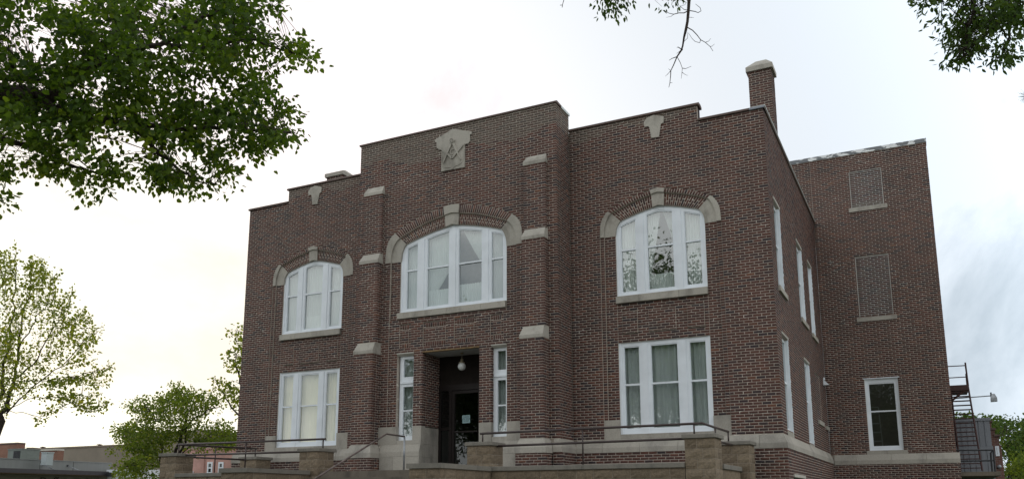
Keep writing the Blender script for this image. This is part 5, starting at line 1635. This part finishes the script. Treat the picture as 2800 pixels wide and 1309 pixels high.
def px_path(pts, depth0, depth1):
    n = len(pts); return [at(x, y, depth0 + (depth1 - depth0) * i / max(1, n - 1)) for i, (x, y) in enumerate(pts)]


Z1 = lambda l: [(x / 2.0067, y / 2.0067) for x, y in l]
def spray(t, paths, depth, dd, step, nl, size, m, rng, spread, broad=0.34, droop=-0.5, name='foliage', twig=0.005):
    """leafy shoots: clusters strung along drawn-out twigs"""
    pos, dirs, tn = [], [], []; tw = MB()
    for pth in paths:
        d0 = depth + rng.normal() * dd
        P = []
        for a, b in zip(pth[:-1], pth[1:]):
            n = max(1, int(math.hypot(b[0] - a[0], b[1] - a[1]) / step))
            for i in range(n): P.append(at(a[0] + (b[0] - a[0]) * i / n + rng.normal() * 3, a[1] + (b[1] - a[1]) * i / n + rng.normal() * 3, d0 + rng.normal() * 0.08))
        P.append(at(*pth[-1], d0))
        tw.tube([tuple(p) for p in P], [twig * (1 - 0.7 * i / len(P)) for i in range(len(P))], 4, False)
        for i, c in enumerate(P):
            ax = P[min(i + 1, len(P) - 1)] - P[max(i - 1, 0)]; ax = ax / (np.linalg.norm(ax) + 1e-6)
            k = max(2, int(rng.poisson(nl)))
            r = rng.normal(size=(k, 3)) * spread
            pos.append(c + r); dirs.append(rng.normal(size=(k, 3)) * 0.6 + ax * 0.7 + r / spread * 0.5 + np.array([0, 0, droop])); tn.append(np.clip(rng.normal(0.6, 0.15) + rng.normal(size=k) * 0.15, 0, 1))
    pos, dirs, tn = np.concatenate(pos), np.concatenate(dirs), np.concatenate(tn)
    v, q = leaf_mesh(pos, dirs, size, m, rng, broad, 0.5)
    quad_obj(name, v, q, np.repeat(tn, 2), m, t)
    tag(tw.build('twigs', M_BARK, t), kind='stuff')


# 1. elm limb reaching in from the upper left, close to the viewer
rng = np.random.default_rng(3)
root = at(-420, 330, 10.5)
el = thing('elm_tree', 'dark leafy tree limb reaching in from the upper left corner, close by', 'tree', (root[0], root[1], 0))
limb(el, [(root[0], root[1], 0), (root[0] + 0.1, root[1], root[2] * 0.5), tuple(root)], 0.34, 0.22, rng, 'trunk', 10)
top_ = root + np.array([-0.5, 0.6, 4.0]); limb(el, [tuple(root), tuple(top_)], 0.2, 0.05, rng, 'limb')
LM = []
LM.append(limb(el, [root] + px_path(Z1([(-200, 520), (20, 520), (120, 530), (210, 545)]), 10.3, 9.8), 0.17, 0.12, rng))
LM.append(limb(el, px_path(Z1([(210, 545), (330, 490), (450, 390), (550, 290), (650, 180), (760, 40), (820, -120)]), 9.8, 10.6), 0.085, 0.02, rng))
LM.append(limb(el, px_path(Z1([(450, 390), (600, 340), (740, 265), (900, 235), (1100, 270), (1300, 215), (1500, 260), (1690, 330)]), 9.7, 9.4), 0.05, 0.008, rng))
LM.append(limb(el, px_path(Z1([(210, 545), (300, 600), (420, 640), (560, 660), (700, 680), (900, 700), (1100, 705), (1300, 705), (1520, 715), (1620, 730)]), 9.8, 9.6), 0.07, 0.006, rng))
LM.append(limb(el, px_path(Z1([(-150, 740), (0, 765), (120, 790), (240, 830), (330, 880), (440, 920), (560, 960), (620, 1000)]), 10.2, 9.8), 0.05, 0.006, rng))
LM.append(limb(el, px_path(Z1([(-100, 460), (60, 430), (160, 430), (240, 460)]), 10.5, 10), 0.04, 0.015, rng))
LM.append(limb(el, px_path(Z1([(700, 680), (820, 790), (950, 900), (1060, 990), (1180, 1010)]), 9.7, 9.4), 0.03, 0.006, rng))
LM.append(limb(el, px_path(Z1([(900, 235), (1050, 130), (1200, 60), (1400, 20), (1520, 40)]), 9.6, 9.9), 0.03, 0.006, rng))
POLY1 = Z1([(-260, -80), (1400, -80), (1570, -60), (1545, 70), (1470, 100), (1480, 150), (1530, 235), (1640, 220), (1735, 350), (1640, 360), (1530, 290), (1440, 300), (1500, 400), (1495, 470), (1400, 590), (1340, 560), (1285, 560), (1270, 600), (1330, 640), (1470, 620), (1530, 525), (1600, 600), (1560, 650), (1490, 690), (1525, 735), (1615, 695), (1650, 750), (1560, 790), (1495, 760), (1480, 820), (1400, 890), (1300, 870), (1275, 970), (1230, 1030), (1170, 1030), (1060, 1045), (900, 1020), (880, 985), (785, 905), (760, 880), (820, 890), (960, 940), (1000, 940), (950, 870), (860, 840), (810, 790), (740, 790), (695, 740), (690, 680), (600, 665), (535, 700), (560, 750), (630, 785), (600, 830), (690, 900), (735, 970), (730, 1015), (690, 975), (640, 960), (600, 1045), (545, 1060), (520, 1000), (430, 930), (465, 1000), (475, 1090), (425, 1070), (400, 950), (330, 940), (240, 940), (140, 905), (100, 880), (80, 950), (0, 990), (-260, 1050)])
GAP1 = [Z1([(40, 10), (150, 30), (260, 90), (180, 150), (185, 200), (270, 260), (265, 320), (175, 300), (130, 380), (110, 320), (30, 255), (-60, 260), (-60, 175), (90, 165), (110, 80)]),
        Z1([(130, 430), (250, 440), (330, 370), (300, 440), (220, 500), (170, 470)]), Z1([(240, 560), (330, 560), (420, 620), (330, 610)]), Z1([(970, 330), (1040, 320), (1030, 385), (985, 375)]), Z1([(540, 430), (590, 440), (560, 470)])]
crown_in(el, POLY1, 9.9, 1.7, 1300, 15, 0.070, M_LEAF1, LM, rng, GAP1, 0.078, 0.36, 0.64, 46, 0.003, -0.5, 0.5)
spray(el, [Z1(l) for l in ([(1420, 200), (1520, 260), (1610, 230), (1690, 300), (1740, 360)], [(1450, 290), (1560, 310), (1640, 360)], [(1380, 100), (1480, 60), (1545, 10), (1550, 90)], [(1400, 560), (1480, 440), (1495, 400)],
     [(1350, 480), (1400, 580), (1390, 600)], [(1290, 660), (1400, 650), (1490, 620), (1540, 530), (1590, 590)], [(1440, 660), (1520, 640), (1600, 600)], [(1400, 715), (1520, 715), (1580, 700), (1640, 750)], [(1420, 800), (1480, 760), (1540, 790)], [(1300, 800), (1400, 860), (1420, 890)],
     [(1150, 950), (1260, 980), (1240, 1040)], [(1050, 950), (1060, 1060)], [(900, 960), (960, 1040), (890, 1000)], [(960, 930), (860, 950), (800, 890), (755, 870)], [(830, 970), (890, 1040)], [(1140, 1000), (1175, 1045)], [(560, 720), (630, 790), (590, 820)],
     [(600, 880), (680, 910), (740, 970)], [(640, 940), (690, 970), (735, 1020)], [(560, 940), (545, 1000), (570, 1060)], [(560, 1000), (610, 1040)], [(400, 920), (440, 980), (425, 1040), (475, 1100)], [(420, 940), (470, 1010)], [(240, 880), (240, 950)], [(320, 900), (340, 950)],
     [(60, 900), (40, 980), (0, 1010)], [(-40, 1080), (30, 1090), (70, 1075)], [(0, 1100), (40, 1120), (45, 1140)], [(20, 260), (80, 290), (130, 350)], [(60, 140), (100, 180), (140, 150)], [(1200, 20), (1380, 30), (1480, 20)])],
      9.6, 0.35, 11, 6, 0.07, M_LEAF1, rng, 0.06)

# 2. ash tree from the right whose boughs hang in at the top
rng = np.random.default_rng(5)
root = at(3350, 120, 11.0)
ash = thing('ash_tree', 'ash tree standing off to the right, its boughs hanging in along the top edge', 'tree', (root[0], root[1], 0))
limb(ash, [(root[0] + 0.2, root[1], 0), (root[0], root[1], root[2] * 0.6), tuple(root)], 0.3, 0.2, rng, 'trunk', 10)
AL = []
AL.append(limb(ash, [root] + px_path([(3000, -40), (2800, -60), (2640, -40), (2560, 0)], 11, 11.5), 0.14, 0.03, rng))
AL.append(limb(ash, px_path([(2800, -60), (2770, 20), (2760, 100), (2740, 150)], 11.2, 11.2), 0.03, 0.006, rng))
AL.append(limb(ash, px_path([(2680, -50), (2660, 40), (2640, 110), (2625, 170)], 11.2, 11.2), 0.03, 0.006, rng))
AL.append(limb(ash, [root] + px_path([(3000, -300), (2400, -420), (1980, -300), (1740, -160), (1650, -60)], 11.5, 13.5), 0.16, 0.03, rng))
Z3 = lambda l: [(2480 + x / 4.0125, y / 4.0125) for x, y in l]
Z2 = lambda l: [(1500 + x / 4.2933, y / 4.2933) for x, y in l]
crown_in(ash, Z3([(130, -250), (1500, -250), (1500, 200), (1280, 240), (1220, 320), (1180, 400), (1200, 500), (1240, 600), (1150, 690), (1020, 720), (940, 700), (920, 620), (960, 540), (1050, 450), (1100, 380), (1080, 300), (980, 300), (880, 350), (890, 430), (830, 480), (760, 560), (760, 650), (730, 710), (600, 740), (500, 730), (450, 690), (520, 620), (470, 540), (500, 440), (380, 420), (480, 350), (400, 280), (290, 230), (300, 180), (370, 120), (340, 40), (230, 60), (150, 40)]),
         11.3, 1.1, 290, 12, 0.092, M_LEAF4, AL[:3], rng, [Z3([(720, 0), (800, 0), (790, 100), (770, 150), (700, 120)])], 0.085, 0.19, 0.3, 36, 0.004, -0.9, 0.3)
crown_in(ash, Z2([(610, -200), (1000, -200), (970, 60), (930, 110), (870, 150), (780, 120), (700, 140), (650, 80), (630, 10)]), 13.4, 0.5, 26, 10, 0.095, M_LEAF4, AL[3:], rng, (), 0.11, 0.20, 0.0, 40, 0.004, -1.0, 0.3, 'foliage')
crown_in(ash, Z2([(1280, -200), (1560, -200), (1540, 10), (1450, 70), (1400, 90), (1310, 80), (1290, 40)]), 13.4, 0.4, 13, 8, 0.09, M_LEAF4, AL[3:], rng, (), 0.10, 0.20, 0.0, 40, 0.004, -1.0, 0.3, 'foliage')
# bare dead bough
tw = MB(); D = 13.4
tips = lambda l: [tuple(at(*p, D)) for p in Z2(l)]
base = at(*Z2([(1660, -300)])[0], D)
tw.tube([tuple(at(1740, -160, 12.6))] + tips([(1670, -300), (1660, -60), (1648, 20), (1640, 150), (1630, 260), (1610, 360), (1590, 440), (1575, 540), (1560, 590), (1508, 668)]), [0.04, 0.034, 0.030, 0.028, 0.025, 0.023, 0.023, 0.017, 0.014, 0.015, 0.011], 6)
for l, r in (([(1508, 668), (1470, 760), (1435, 832), (1432, 900), (1424, 975), (1412, 1028)], .006), ([(1508, 668), (1545, 735), (1570, 803), (1566, 850), (1558, 925)], .004), ([(1508, 668), (1450, 688), (1415, 710)], .005),
             ([(1570, 803), (1610, 808), (1675, 780)], .004), ([(1566, 850), (1600, 875), (1636, 890)], .003), ([(1435, 832), (1400, 870), (1370, 900)], .003), ([(1435, 832), (1405, 808)], .003), ([(1424, 975), (1455, 972)], .003),
             ([(1625, 322), (1690, 358), (1740, 410), (1785, 470), (1840, 500), (1895, 548), (1930, 602)], .006), ([(1785, 470), (1775, 505), (1720, 490), (1685, 455), (1640, 390)], .004), ([(1840, 500), (1880, 485), (1905, 455)], .003), ([(1895, 548), (1920, 545), (1950, 518)], .003),
             ([(1640, 130), (1590, 155), (1530, 155), (1470, 170), (1420, 160), (1370, 138)], .006), ([(1470, 170), (1440, 195), (1380, 208)], .003), ([(1660, 128), (1720, 138), (1755, 152), (1790, 132), (1780, 95), (1725, 50)], .005),
             ([(1575, 590), (1520, 555), (1505, 560)], .006), ([(1560, 590), (1500, 632)], .003), ([(1630, 122), (1590, 115), (1545, 75), (1600, 60), (1620, 30)], .004), ([(1640, 205), (1705, 210)], .003), ([(1580, 500), (1632, 450), (1632, 380)], .003)):
    tw.tube(tips(l), [1.7 * r * (1 - 0.6 * i / (len(l) - 1)) for i in range(len(l))], 4)
tw.tube(tips([(185, -60), (178, 10), (162, 62), (160, 90)]), 0.006, 4); tw.tube(tips([(162, 62), (135, 64)]), 0.005, 4)
tw.build('dead_bough', M_BARK, ash)

# 3. pine whose needles just touch the right edge
rng = np.random.default_rng(8)
pbase = at(3080, 300, 9.0)
pine = thing('pine_tree', 'pine tree beyond the right edge, one tuft of needles in view', 'tree', (pbase[0], pbase[1], 0))
limb(pine, [(pbase[0], pbase[1], 0), (pbase[0], pbase[1], 7.5)], 0.16, 0.06, rng, 'trunk', 8)
nb = limb(pine, [tuple(at(3080, 330, 9.0)), tuple(at(2900, 290, 8.8)), tuple(at(2815, 266, 8.7))], 0.03, 0.008, rng)
ncen = [at(2812, 262, 8.7), at(2850, 275, 8.75), at(2900, 290, 8.8)]
for k in range(9):
    an = 2 * math.pi * k / 9 + 0.3; z = 3.6 + 0.45 * k; L = 1.25 - 0.1 * k
    dv = np.array([math.cos(an), math.sin(an), 0.12])
    if dv @ RX < -0.2: continue                              # the side towards the lodge carries only the branch in view
    p0 = np.array([pbase[0], pbase[1], z]); limb(pine, [tuple(p0), tuple(p0 + dv * L)], 0.03, 0.01, rng)
    ncen += [p0 + dv * L * f for f in (0.5, 0.75, 1.0)]
mbn = MB()
for c in ncen:
    for k in range(60):
        d = rng.normal(size=3); d = d / np.linalg.norm(d) + (at(2700, 262, 8.7) - at(2800, 262, 8.7)) * 2.2; d /= np.linalg.norm(d)
        mbn.tube([tuple(c), tuple(c + d * 0.1 * rng.uniform(0.7, 1.1))], [0.0016, 0.0008], 3, False)
tag(mbn.build('needles', M_NEEDLE, pine), kind='stuff')

# 4. young maple lit by the low sun at the far left
rng = np.random.default_rng(21)
Zm = lambda l: [(x / 2.3156, 660 + y / 2.3156) for x, y in l]
b0 = at(-12, 1250, 42)
mp = thing('maple_tree', 'upright young maple against the glowing sky at the left edge', 'tree', (b0[0], b0[1], 0))
limb(mp, [(b0[0] - 0.2, b0[1], 0), tuple(at(-2, 1170, 42)), tuple(at(18, 1100, 42))], 0.19, 0.14, rng, 'trunk', 8)
ML2 = [limb(mp, px_path(Zm(l), 42, 42 + dd), r * 0.62, 0.012, rng) for l, r, dd in (
    ([(40, 1030), (90, 880), (115, 700), (140, 480), (190, 300), (215, 130)], .16, 1), ([(40, 1090), (120, 1000), (260, 880), (420, 760), (560, 600), (650, 540)], .07, -1.5), ([(0, 1000), (20, 820), (60, 640), (95, 420), (100, 200), (102, 40)], .14, 2),
    ([(95, 870), (240, 740), (330, 560), (440, 400), (455, 310)], .07, 1.5), ([(115, 700), (200, 540), (300, 380), (360, 200)], .06, -1), ([(90, 880), (250, 880), (480, 865), (690, 800)], .04, -2), ([(60, 1060), (200, 990), (350, 985), (480, 970), (620, 975)], .03, 1),
    ([(60, 1070), (250, 1110), (450, 1020), (560, 1070), (685, 1025)], .025, -2), ([(-60, 1000), (-120, 700), (-80, 300), (-60, 60)], .13, 0))]
MPOLY = Zm([(-330, 200), (-150, 60), (0, 50), (30, 65), (100, 15), (115, 100), (92, 170), (135, 280), (158, 140), (200, 105), (272, 112), (305, 200), (330, 235), (368, 170), (345, 290), (405, 315), (345, 385), (400, 375), (462, 290), (452, 400), (450, 490), (522, 430), (572, 480), (590, 565), (662, 530), (595, 640), (612, 700), (540, 770), (430, 800), (400, 880), (300, 905), (240, 915), (200, 990), (130, 1000), (80, 1070), (30, 1100), (-40, 1150), (-330, 1000)])
crown_in(mp, MPOLY, 42, 4.5, 80, 13, 0.13, M_LEAF2, ML2, rng, (), 0.22, 0.42, 0.50, 40, 0.005, -0.2, 0.5, 'crown', 0.9)
shoots(mp, MPOLY, (5, 1215), 1.25, 230, 125, 42, 2.2, 3.2, 0.14, M_LEAF2, rng, 0.10, 9)
spray(mp, [Zm(l) for l in ([(90, 330), (100, 170), (102, 25)], [(70, 300), (85, 160)], [(20, 330), (25, 70)], [(190, 330), (195, 110)], [(235, 330), (240, 120)], [(270, 330), (272, 115)], [(310, 420), (345, 280), (366, 175)], [(330, 360), (335, 240)], [(380, 520), (430, 400), (460, 295)], [(390, 440), (400, 320)],
     [(430, 620), (480, 520), (525, 435)], [(480, 660), (540, 560), (572, 485)], [(500, 700), (590, 600), (662, 532)], [(440, 770), (540, 730), (612, 702)], [(430, 800), (520, 775), (602, 765)], [(380, 880), (480, 855), (600, 845), (702, 792)], [(590, 905), (675, 910)], [(600, 885), (700, 860)],
     [(200, 980), (350, 985), (480, 1000), (628, 975)], [(360, 1050), (420, 1040), (465, 1012)], [(560, 1075), (640, 1060), (690, 1022)], [(240, 1125), (300, 1095), (340, 1070)], [(495, 1060), (525, 1040)], [(430, 950), (475, 940)], [(300, 905), (400, 890), (500, 868)])],
      42, 1.2, 8, 5, 0.145, M_LEAF2, rng, 0.09, 0.42, -0.15, 'foliage', 0.012)
crown_in(mp, Zm([(200, 905), (480, 850), (600, 830), (700, 780), (690, 830), (560, 880), (670, 910), (600, 915), (480, 890), (300, 930)]), 42, 2.5, 34, 10, 0.15, M_LEAF2, ML2, rng, (), 0.2, 0.42, 0.3, 40, 0.006, -0.2, 0.5, 'foliage')
crown_in(mp, Zm([(230, 970), (620, 965), (630, 985), (480, 1000), (690, 1015), (690, 1040), (570, 1080), (440, 1030), (360, 1060), (250, 1130), (220, 1125), (340, 1060), (400, 1010)]), 42, 2.5, 44, 9, 0.15, M_LEAF2, ML2, rng, (), 0.2, 0.42, 0.3, 40, 0.006, -0.2, 0.5, 'foliage')

# 5. small spreading locust beside the terrace
rng = np.random.default_rng(33)
Zl = lambda l: [(300 + x / 2.8053, 880 + y / 2.8053) for x, y in l]
b0 = at(455, 1330, 32)
lo = thing('locust_tree', 'small spreading locust tree left of the lodge, behind the terrace pier', 'tree', (b0[0], b0[1], 0))
limb(lo, [(b0[0], b0[1], 0), tuple(b0)], 0.16, 0.11, rng, 'trunk', 8)
LL = [limb(lo, [b0] + px_path(Zl(l), 32, 32 + dd), r, 0.012, rng) for l, r, dd in (
    ([(480, 1100), (550, 840), (600, 700), (570, 560), (520, 480)], .09, 0.5), ([(480, 1100), (640, 740), (740, 680), (850, 650)], .06, -1), ([(440, 1100), (300, 900), (200, 800), (60, 830)], .06, 1), ([(560, 1000), (750, 880), (950, 860)], .05, -1.5),
    ([(380, 900), (330, 700), (240, 640)], .045, -1), ([(600, 700), (680, 560), (730, 540)], .03, 1.5), ([(420, 1100), (260, 1100), (100, 1100)], .05, -1))]
LPOLY = Zl([(20, 830), (100, 800), (180, 760), (230, 740), (290, 700), (340, 690), (330, 640), (360, 560), (400, 570), (430, 590), (480, 500), (530, 475), (560, 560), (620, 510), (660, 520), (690, 560), (740, 540), (830, 570), (850, 640), (760, 690), (700, 730), (760, 790), (830, 770), (880, 800), (950, 820), (980, 890), (960, 960), (850, 960), (740, 1000), (620, 1000), (520, 930), (400, 1010), (390, 1210), (60, 1210), (50, 1110), (150, 1060), (190, 1000), (100, 960), (20, 990), (60, 940), (160, 900), (40, 860)])
LG = [Zl([(560, 950), (700, 900), (760, 960), (650, 990)]), Zl([(390, 730), (440, 720), (460, 760), (410, 770)]), Zl([(640, 820), (740, 790), (760, 840), (660, 860)])]
crown_in(lo, LPOLY, 32, 2.6, 190, 18, 0.10, M_LEAF3, LL, rng, LG, 0.22, 0.36, 0.50, 40, 0.005, -0.25, 0.7, 'crown', 0.7)
shoots(lo, LPOLY, (470, 1330), 0.40, 170, 60, 32, 1.4, 6, 0.105, M_LEAF3, rng, 0.09, 7, LG, -0.3, 0.006)
crown_in(lo, Zl([(140, 640), (210, 620), (300, 660), (290, 685), (160, 680)]), 32, 1, 16, 14, 0.1, M_LEAF3, LL, rng, (), 0.2, 0.36, 0.1, 48, 0.006, -0.25, 0.7, 'foliage')
crown_in(lo, Zl([(235, 595), (310, 590), (300, 610), (240, 610)]), 32, .5, 5, 12, 0.1, M_LEAF3, LL, rng, (), 0.12, 0.36, 0.1, 48, 0.006, -0.25, 0.7, 'foliage')

spray(lo, [Zl(l) for l in ([(380, 760), (260, 690), (140, 650)], [(330, 830), (180, 800), (25, 830)], [(300, 960), (150, 960), (10, 990)], [(230, 900), (60, 870)], [(560, 620), (530, 540), (520, 478)], [(600, 620), (630, 550), (665, 508)], [(680, 680), (760, 640), (850, 650)], [(760, 850), (870, 830), (985, 885)],
     [(640, 900), (800, 930), (960, 955)], [(420, 680), (390, 610), (372, 560)], [(330, 700), (290, 660), (240, 605)], [(450, 620), (480, 540)], [(660, 640), (720, 545)], [(700, 620), (790, 580), (840, 590)], [(230, 770), (170, 720)], [(260, 1080), (100, 1070), (50, 1110)], [(300, 1150), (120, 1150)], [(740, 800), (860, 775)])],
      32, 0.8, 7, 8, 0.105, M_LEAF3, rng, 0.085, 0.36, -0.3, 'foliage', 0.008)

# 6. tree beyond the left end of the lodge
rng = np.random.default_rng(41)
b0 = at(720, 1330, 40)
bt = thing('maple_tree', 'bright green tree partly hidden behind the left corner of the lodge', 'tree', (b0[0], b0[1], 0))
limb(bt, [(b0[0], b0[1], 0), tuple(at(720, 1200, 40)), tuple(at(715, 950, 40))], 0.2, 0.05, rng, 'trunk', 8)
BL = [limb(bt, px_path(Zl(l), 40, 40), .06, .012, rng) for l in ([(1150, 900), (930, 650), (850, 520), (810, 440)], [(1150, 800), (1020, 500), (960, 330), (975, 60)], [(1150, 700), (1000, 420), (950, 200)])]
crown_in(bt, Zl([(795, 430), (815, 425), (840, 480), (860, 550), (880, 600), (930, 640), (930, 560), (880, 540), (870, 440), (910, 380), (930, 420), (925, 290), (945, 260), (930, 200), (960, 180), (960, 40), (1020, 60), (1500, 20), (1500, 800), (980, 745), (930, 720), (880, 700), (860, 650), (780, 650), (750, 580), (800, 560), (840, 600), (820, 500)]), 40, 3, 240, 16, 0.15, M_LEAF2, BL, rng, (), 0.22, 0.42, 0.2, 45, 0.008, -0.2, 0.5)

# 7. trees and bush at the right edge
rng = np.random.default_rng(52)
Zr = lambda l: [(2680 + x / 6.3667, 1120 + y / 6.3667) for x, y in l]


def far_tree(label, poly, depth, dd, ncl, nl, size, basepx, seed, m=M_LEAF5, name='broadleaf_tree', cat='tree', holes=0.3, spread=0.35, trunk=0.2):
    rg = np.random.default_rng(seed)
    b = at(*basepx, depth)
    t = thing(name, label, cat, (b[0], b[1], 0))
    cx = sum(p[0] for p in poly) / len(poly); cy = sum(p[1] for p in poly) / len(poly)
    limb(t, [(b[0], b[1], 0), tuple(b), tuple(at(cx, cy, depth))], trunk, trunk * 0.4, rg, 'trunk', 7)
    ls = []
    for k in range(6):
        x, y = poly[rg.integers(len(poly))]
        ls.append(limb(t, [tuple(b), tuple(at((cx + x) / 2, (cy + y) / 2, depth + rg.normal() * dd * .4)), tuple(at(x * .8 + cx * .2, y * .8 + cy * .2, depth + rg.normal() * dd * .4))], trunk * 0.4, 0.02, rg))
    crown_in(t, poly, depth, dd, ncl, nl, size, m, ls, rg, (), spread, 0.42, holes, 30, 0.01, -0.2, 0.5)
    return t


far_tree('broad green tree at the right edge behind the brick gable', Zr([(380, 240), (480, 190), (500, 260), (560, 320), (600, 230), (680, 250), (740, 200), (1000, 120), (1100, 900), (900, 1000), (700, 880), (560, 960), (440, 1100), (400, 900), (480, 700), (380, 560), (330, 400), (430, 330)]), 46, 4, 210, 15, 0.17, (2790, 1400), 61, holes=0.55, spread=0.28)
far_tree('low tree showing between the shed roof and the brick gable', Zr([(40, 170), (130, 150), (180, 190), (250, 200), (330, 260), (390, 330), (380, 420), (250, 440), (150, 400), (60, 400)]), 52, 3, 70, 14, 0.2, (2720, 1420), 62)
far_tree('small tree top seen through the fire escape treads', [(2610, 1152), (2622, 1140), (2635, 1136), (2650, 1142), (2662, 1156), (2660, 1172), (2605, 1172)], 48, 1.5, 36, 14, 0.18, (2635, 1420), 63)
far_tree('rounded olive green bush in the bottom right corner', Zr([(420, 1230), (460, 1130), (520, 1050), (600, 950), (680, 870), (800, 850), (1000, 870), (1000, 1400), (420, 1400)]), 36, 2.5, 300, 18, 0.09, (2780, 1480), 64, M_LEAF3, 'bush', 'bush', 0.0, 0.28, 0.05)


# 8. street trees behind the viewer, which the windows mirror
def street_tree(label, x, y, h, r, seed):
    rg = np.random.default_rng(seed)
    t = thing('street_tree', label, 'tree', (x, y, 0))
    tp = np.array([x, y, h * 0.35])
    limb(t, [(x, y, 0), tuple(tp)], 0.35, 0.25, rg, 'trunk', 8)
    pos, dirs, tn, tips_ = [], [], [], []
    for k in range(10):
        d = rg.normal(size=3); d[2] = abs(d[2]) + 0.4; d /= np.linalg.norm(d)
        e = tp + d * np.array([r, r, h * 0.55]); limb(t, [tuple(tp), tuple((tp + e) / 2 + rg.normal(size=3) * .4), tuple(e)], 0.14, 0.03, rg); tips_ += [(tp + e) / 2, tp * .25 + e * .75, e]
    for k in range(2600):
        c = tips_[rg.integers(len(tips_))] + rg.normal(size=3) * np.array([r, r, h * .3]) * 0.2
        n = 16; q = rg.normal(size=(n, 3)) * 0.35
        pos.append(c + q); dirs.append(rg.normal(size=(n, 3)) + np.array([0, 0, -.3])); tn.append(np.clip(rg.normal(0.5, .2, n), 0, 1))
    v, q = leaf_mesh(np.concatenate(pos), np.concatenate(dirs), 0.15, M_LEAF5, rg, 0.42, 0.5)
    quad_obj('crown', v, q, np.repeat(np.concatenate(tn), 2), M_LEAF5, t)


street_tree('street tree behind the viewer mirrored in the right windows', -1.2, -23.0, 14.8, 4.2, 71)
street_tree('street tree behind the viewer mirrored in the entrance door', -12.8, -25.0, 13.0, 4.4, 72)
street_tree('street tree behind the viewer on the right of the road', 8.6, -30.0, 12.5, 4.2, 73)
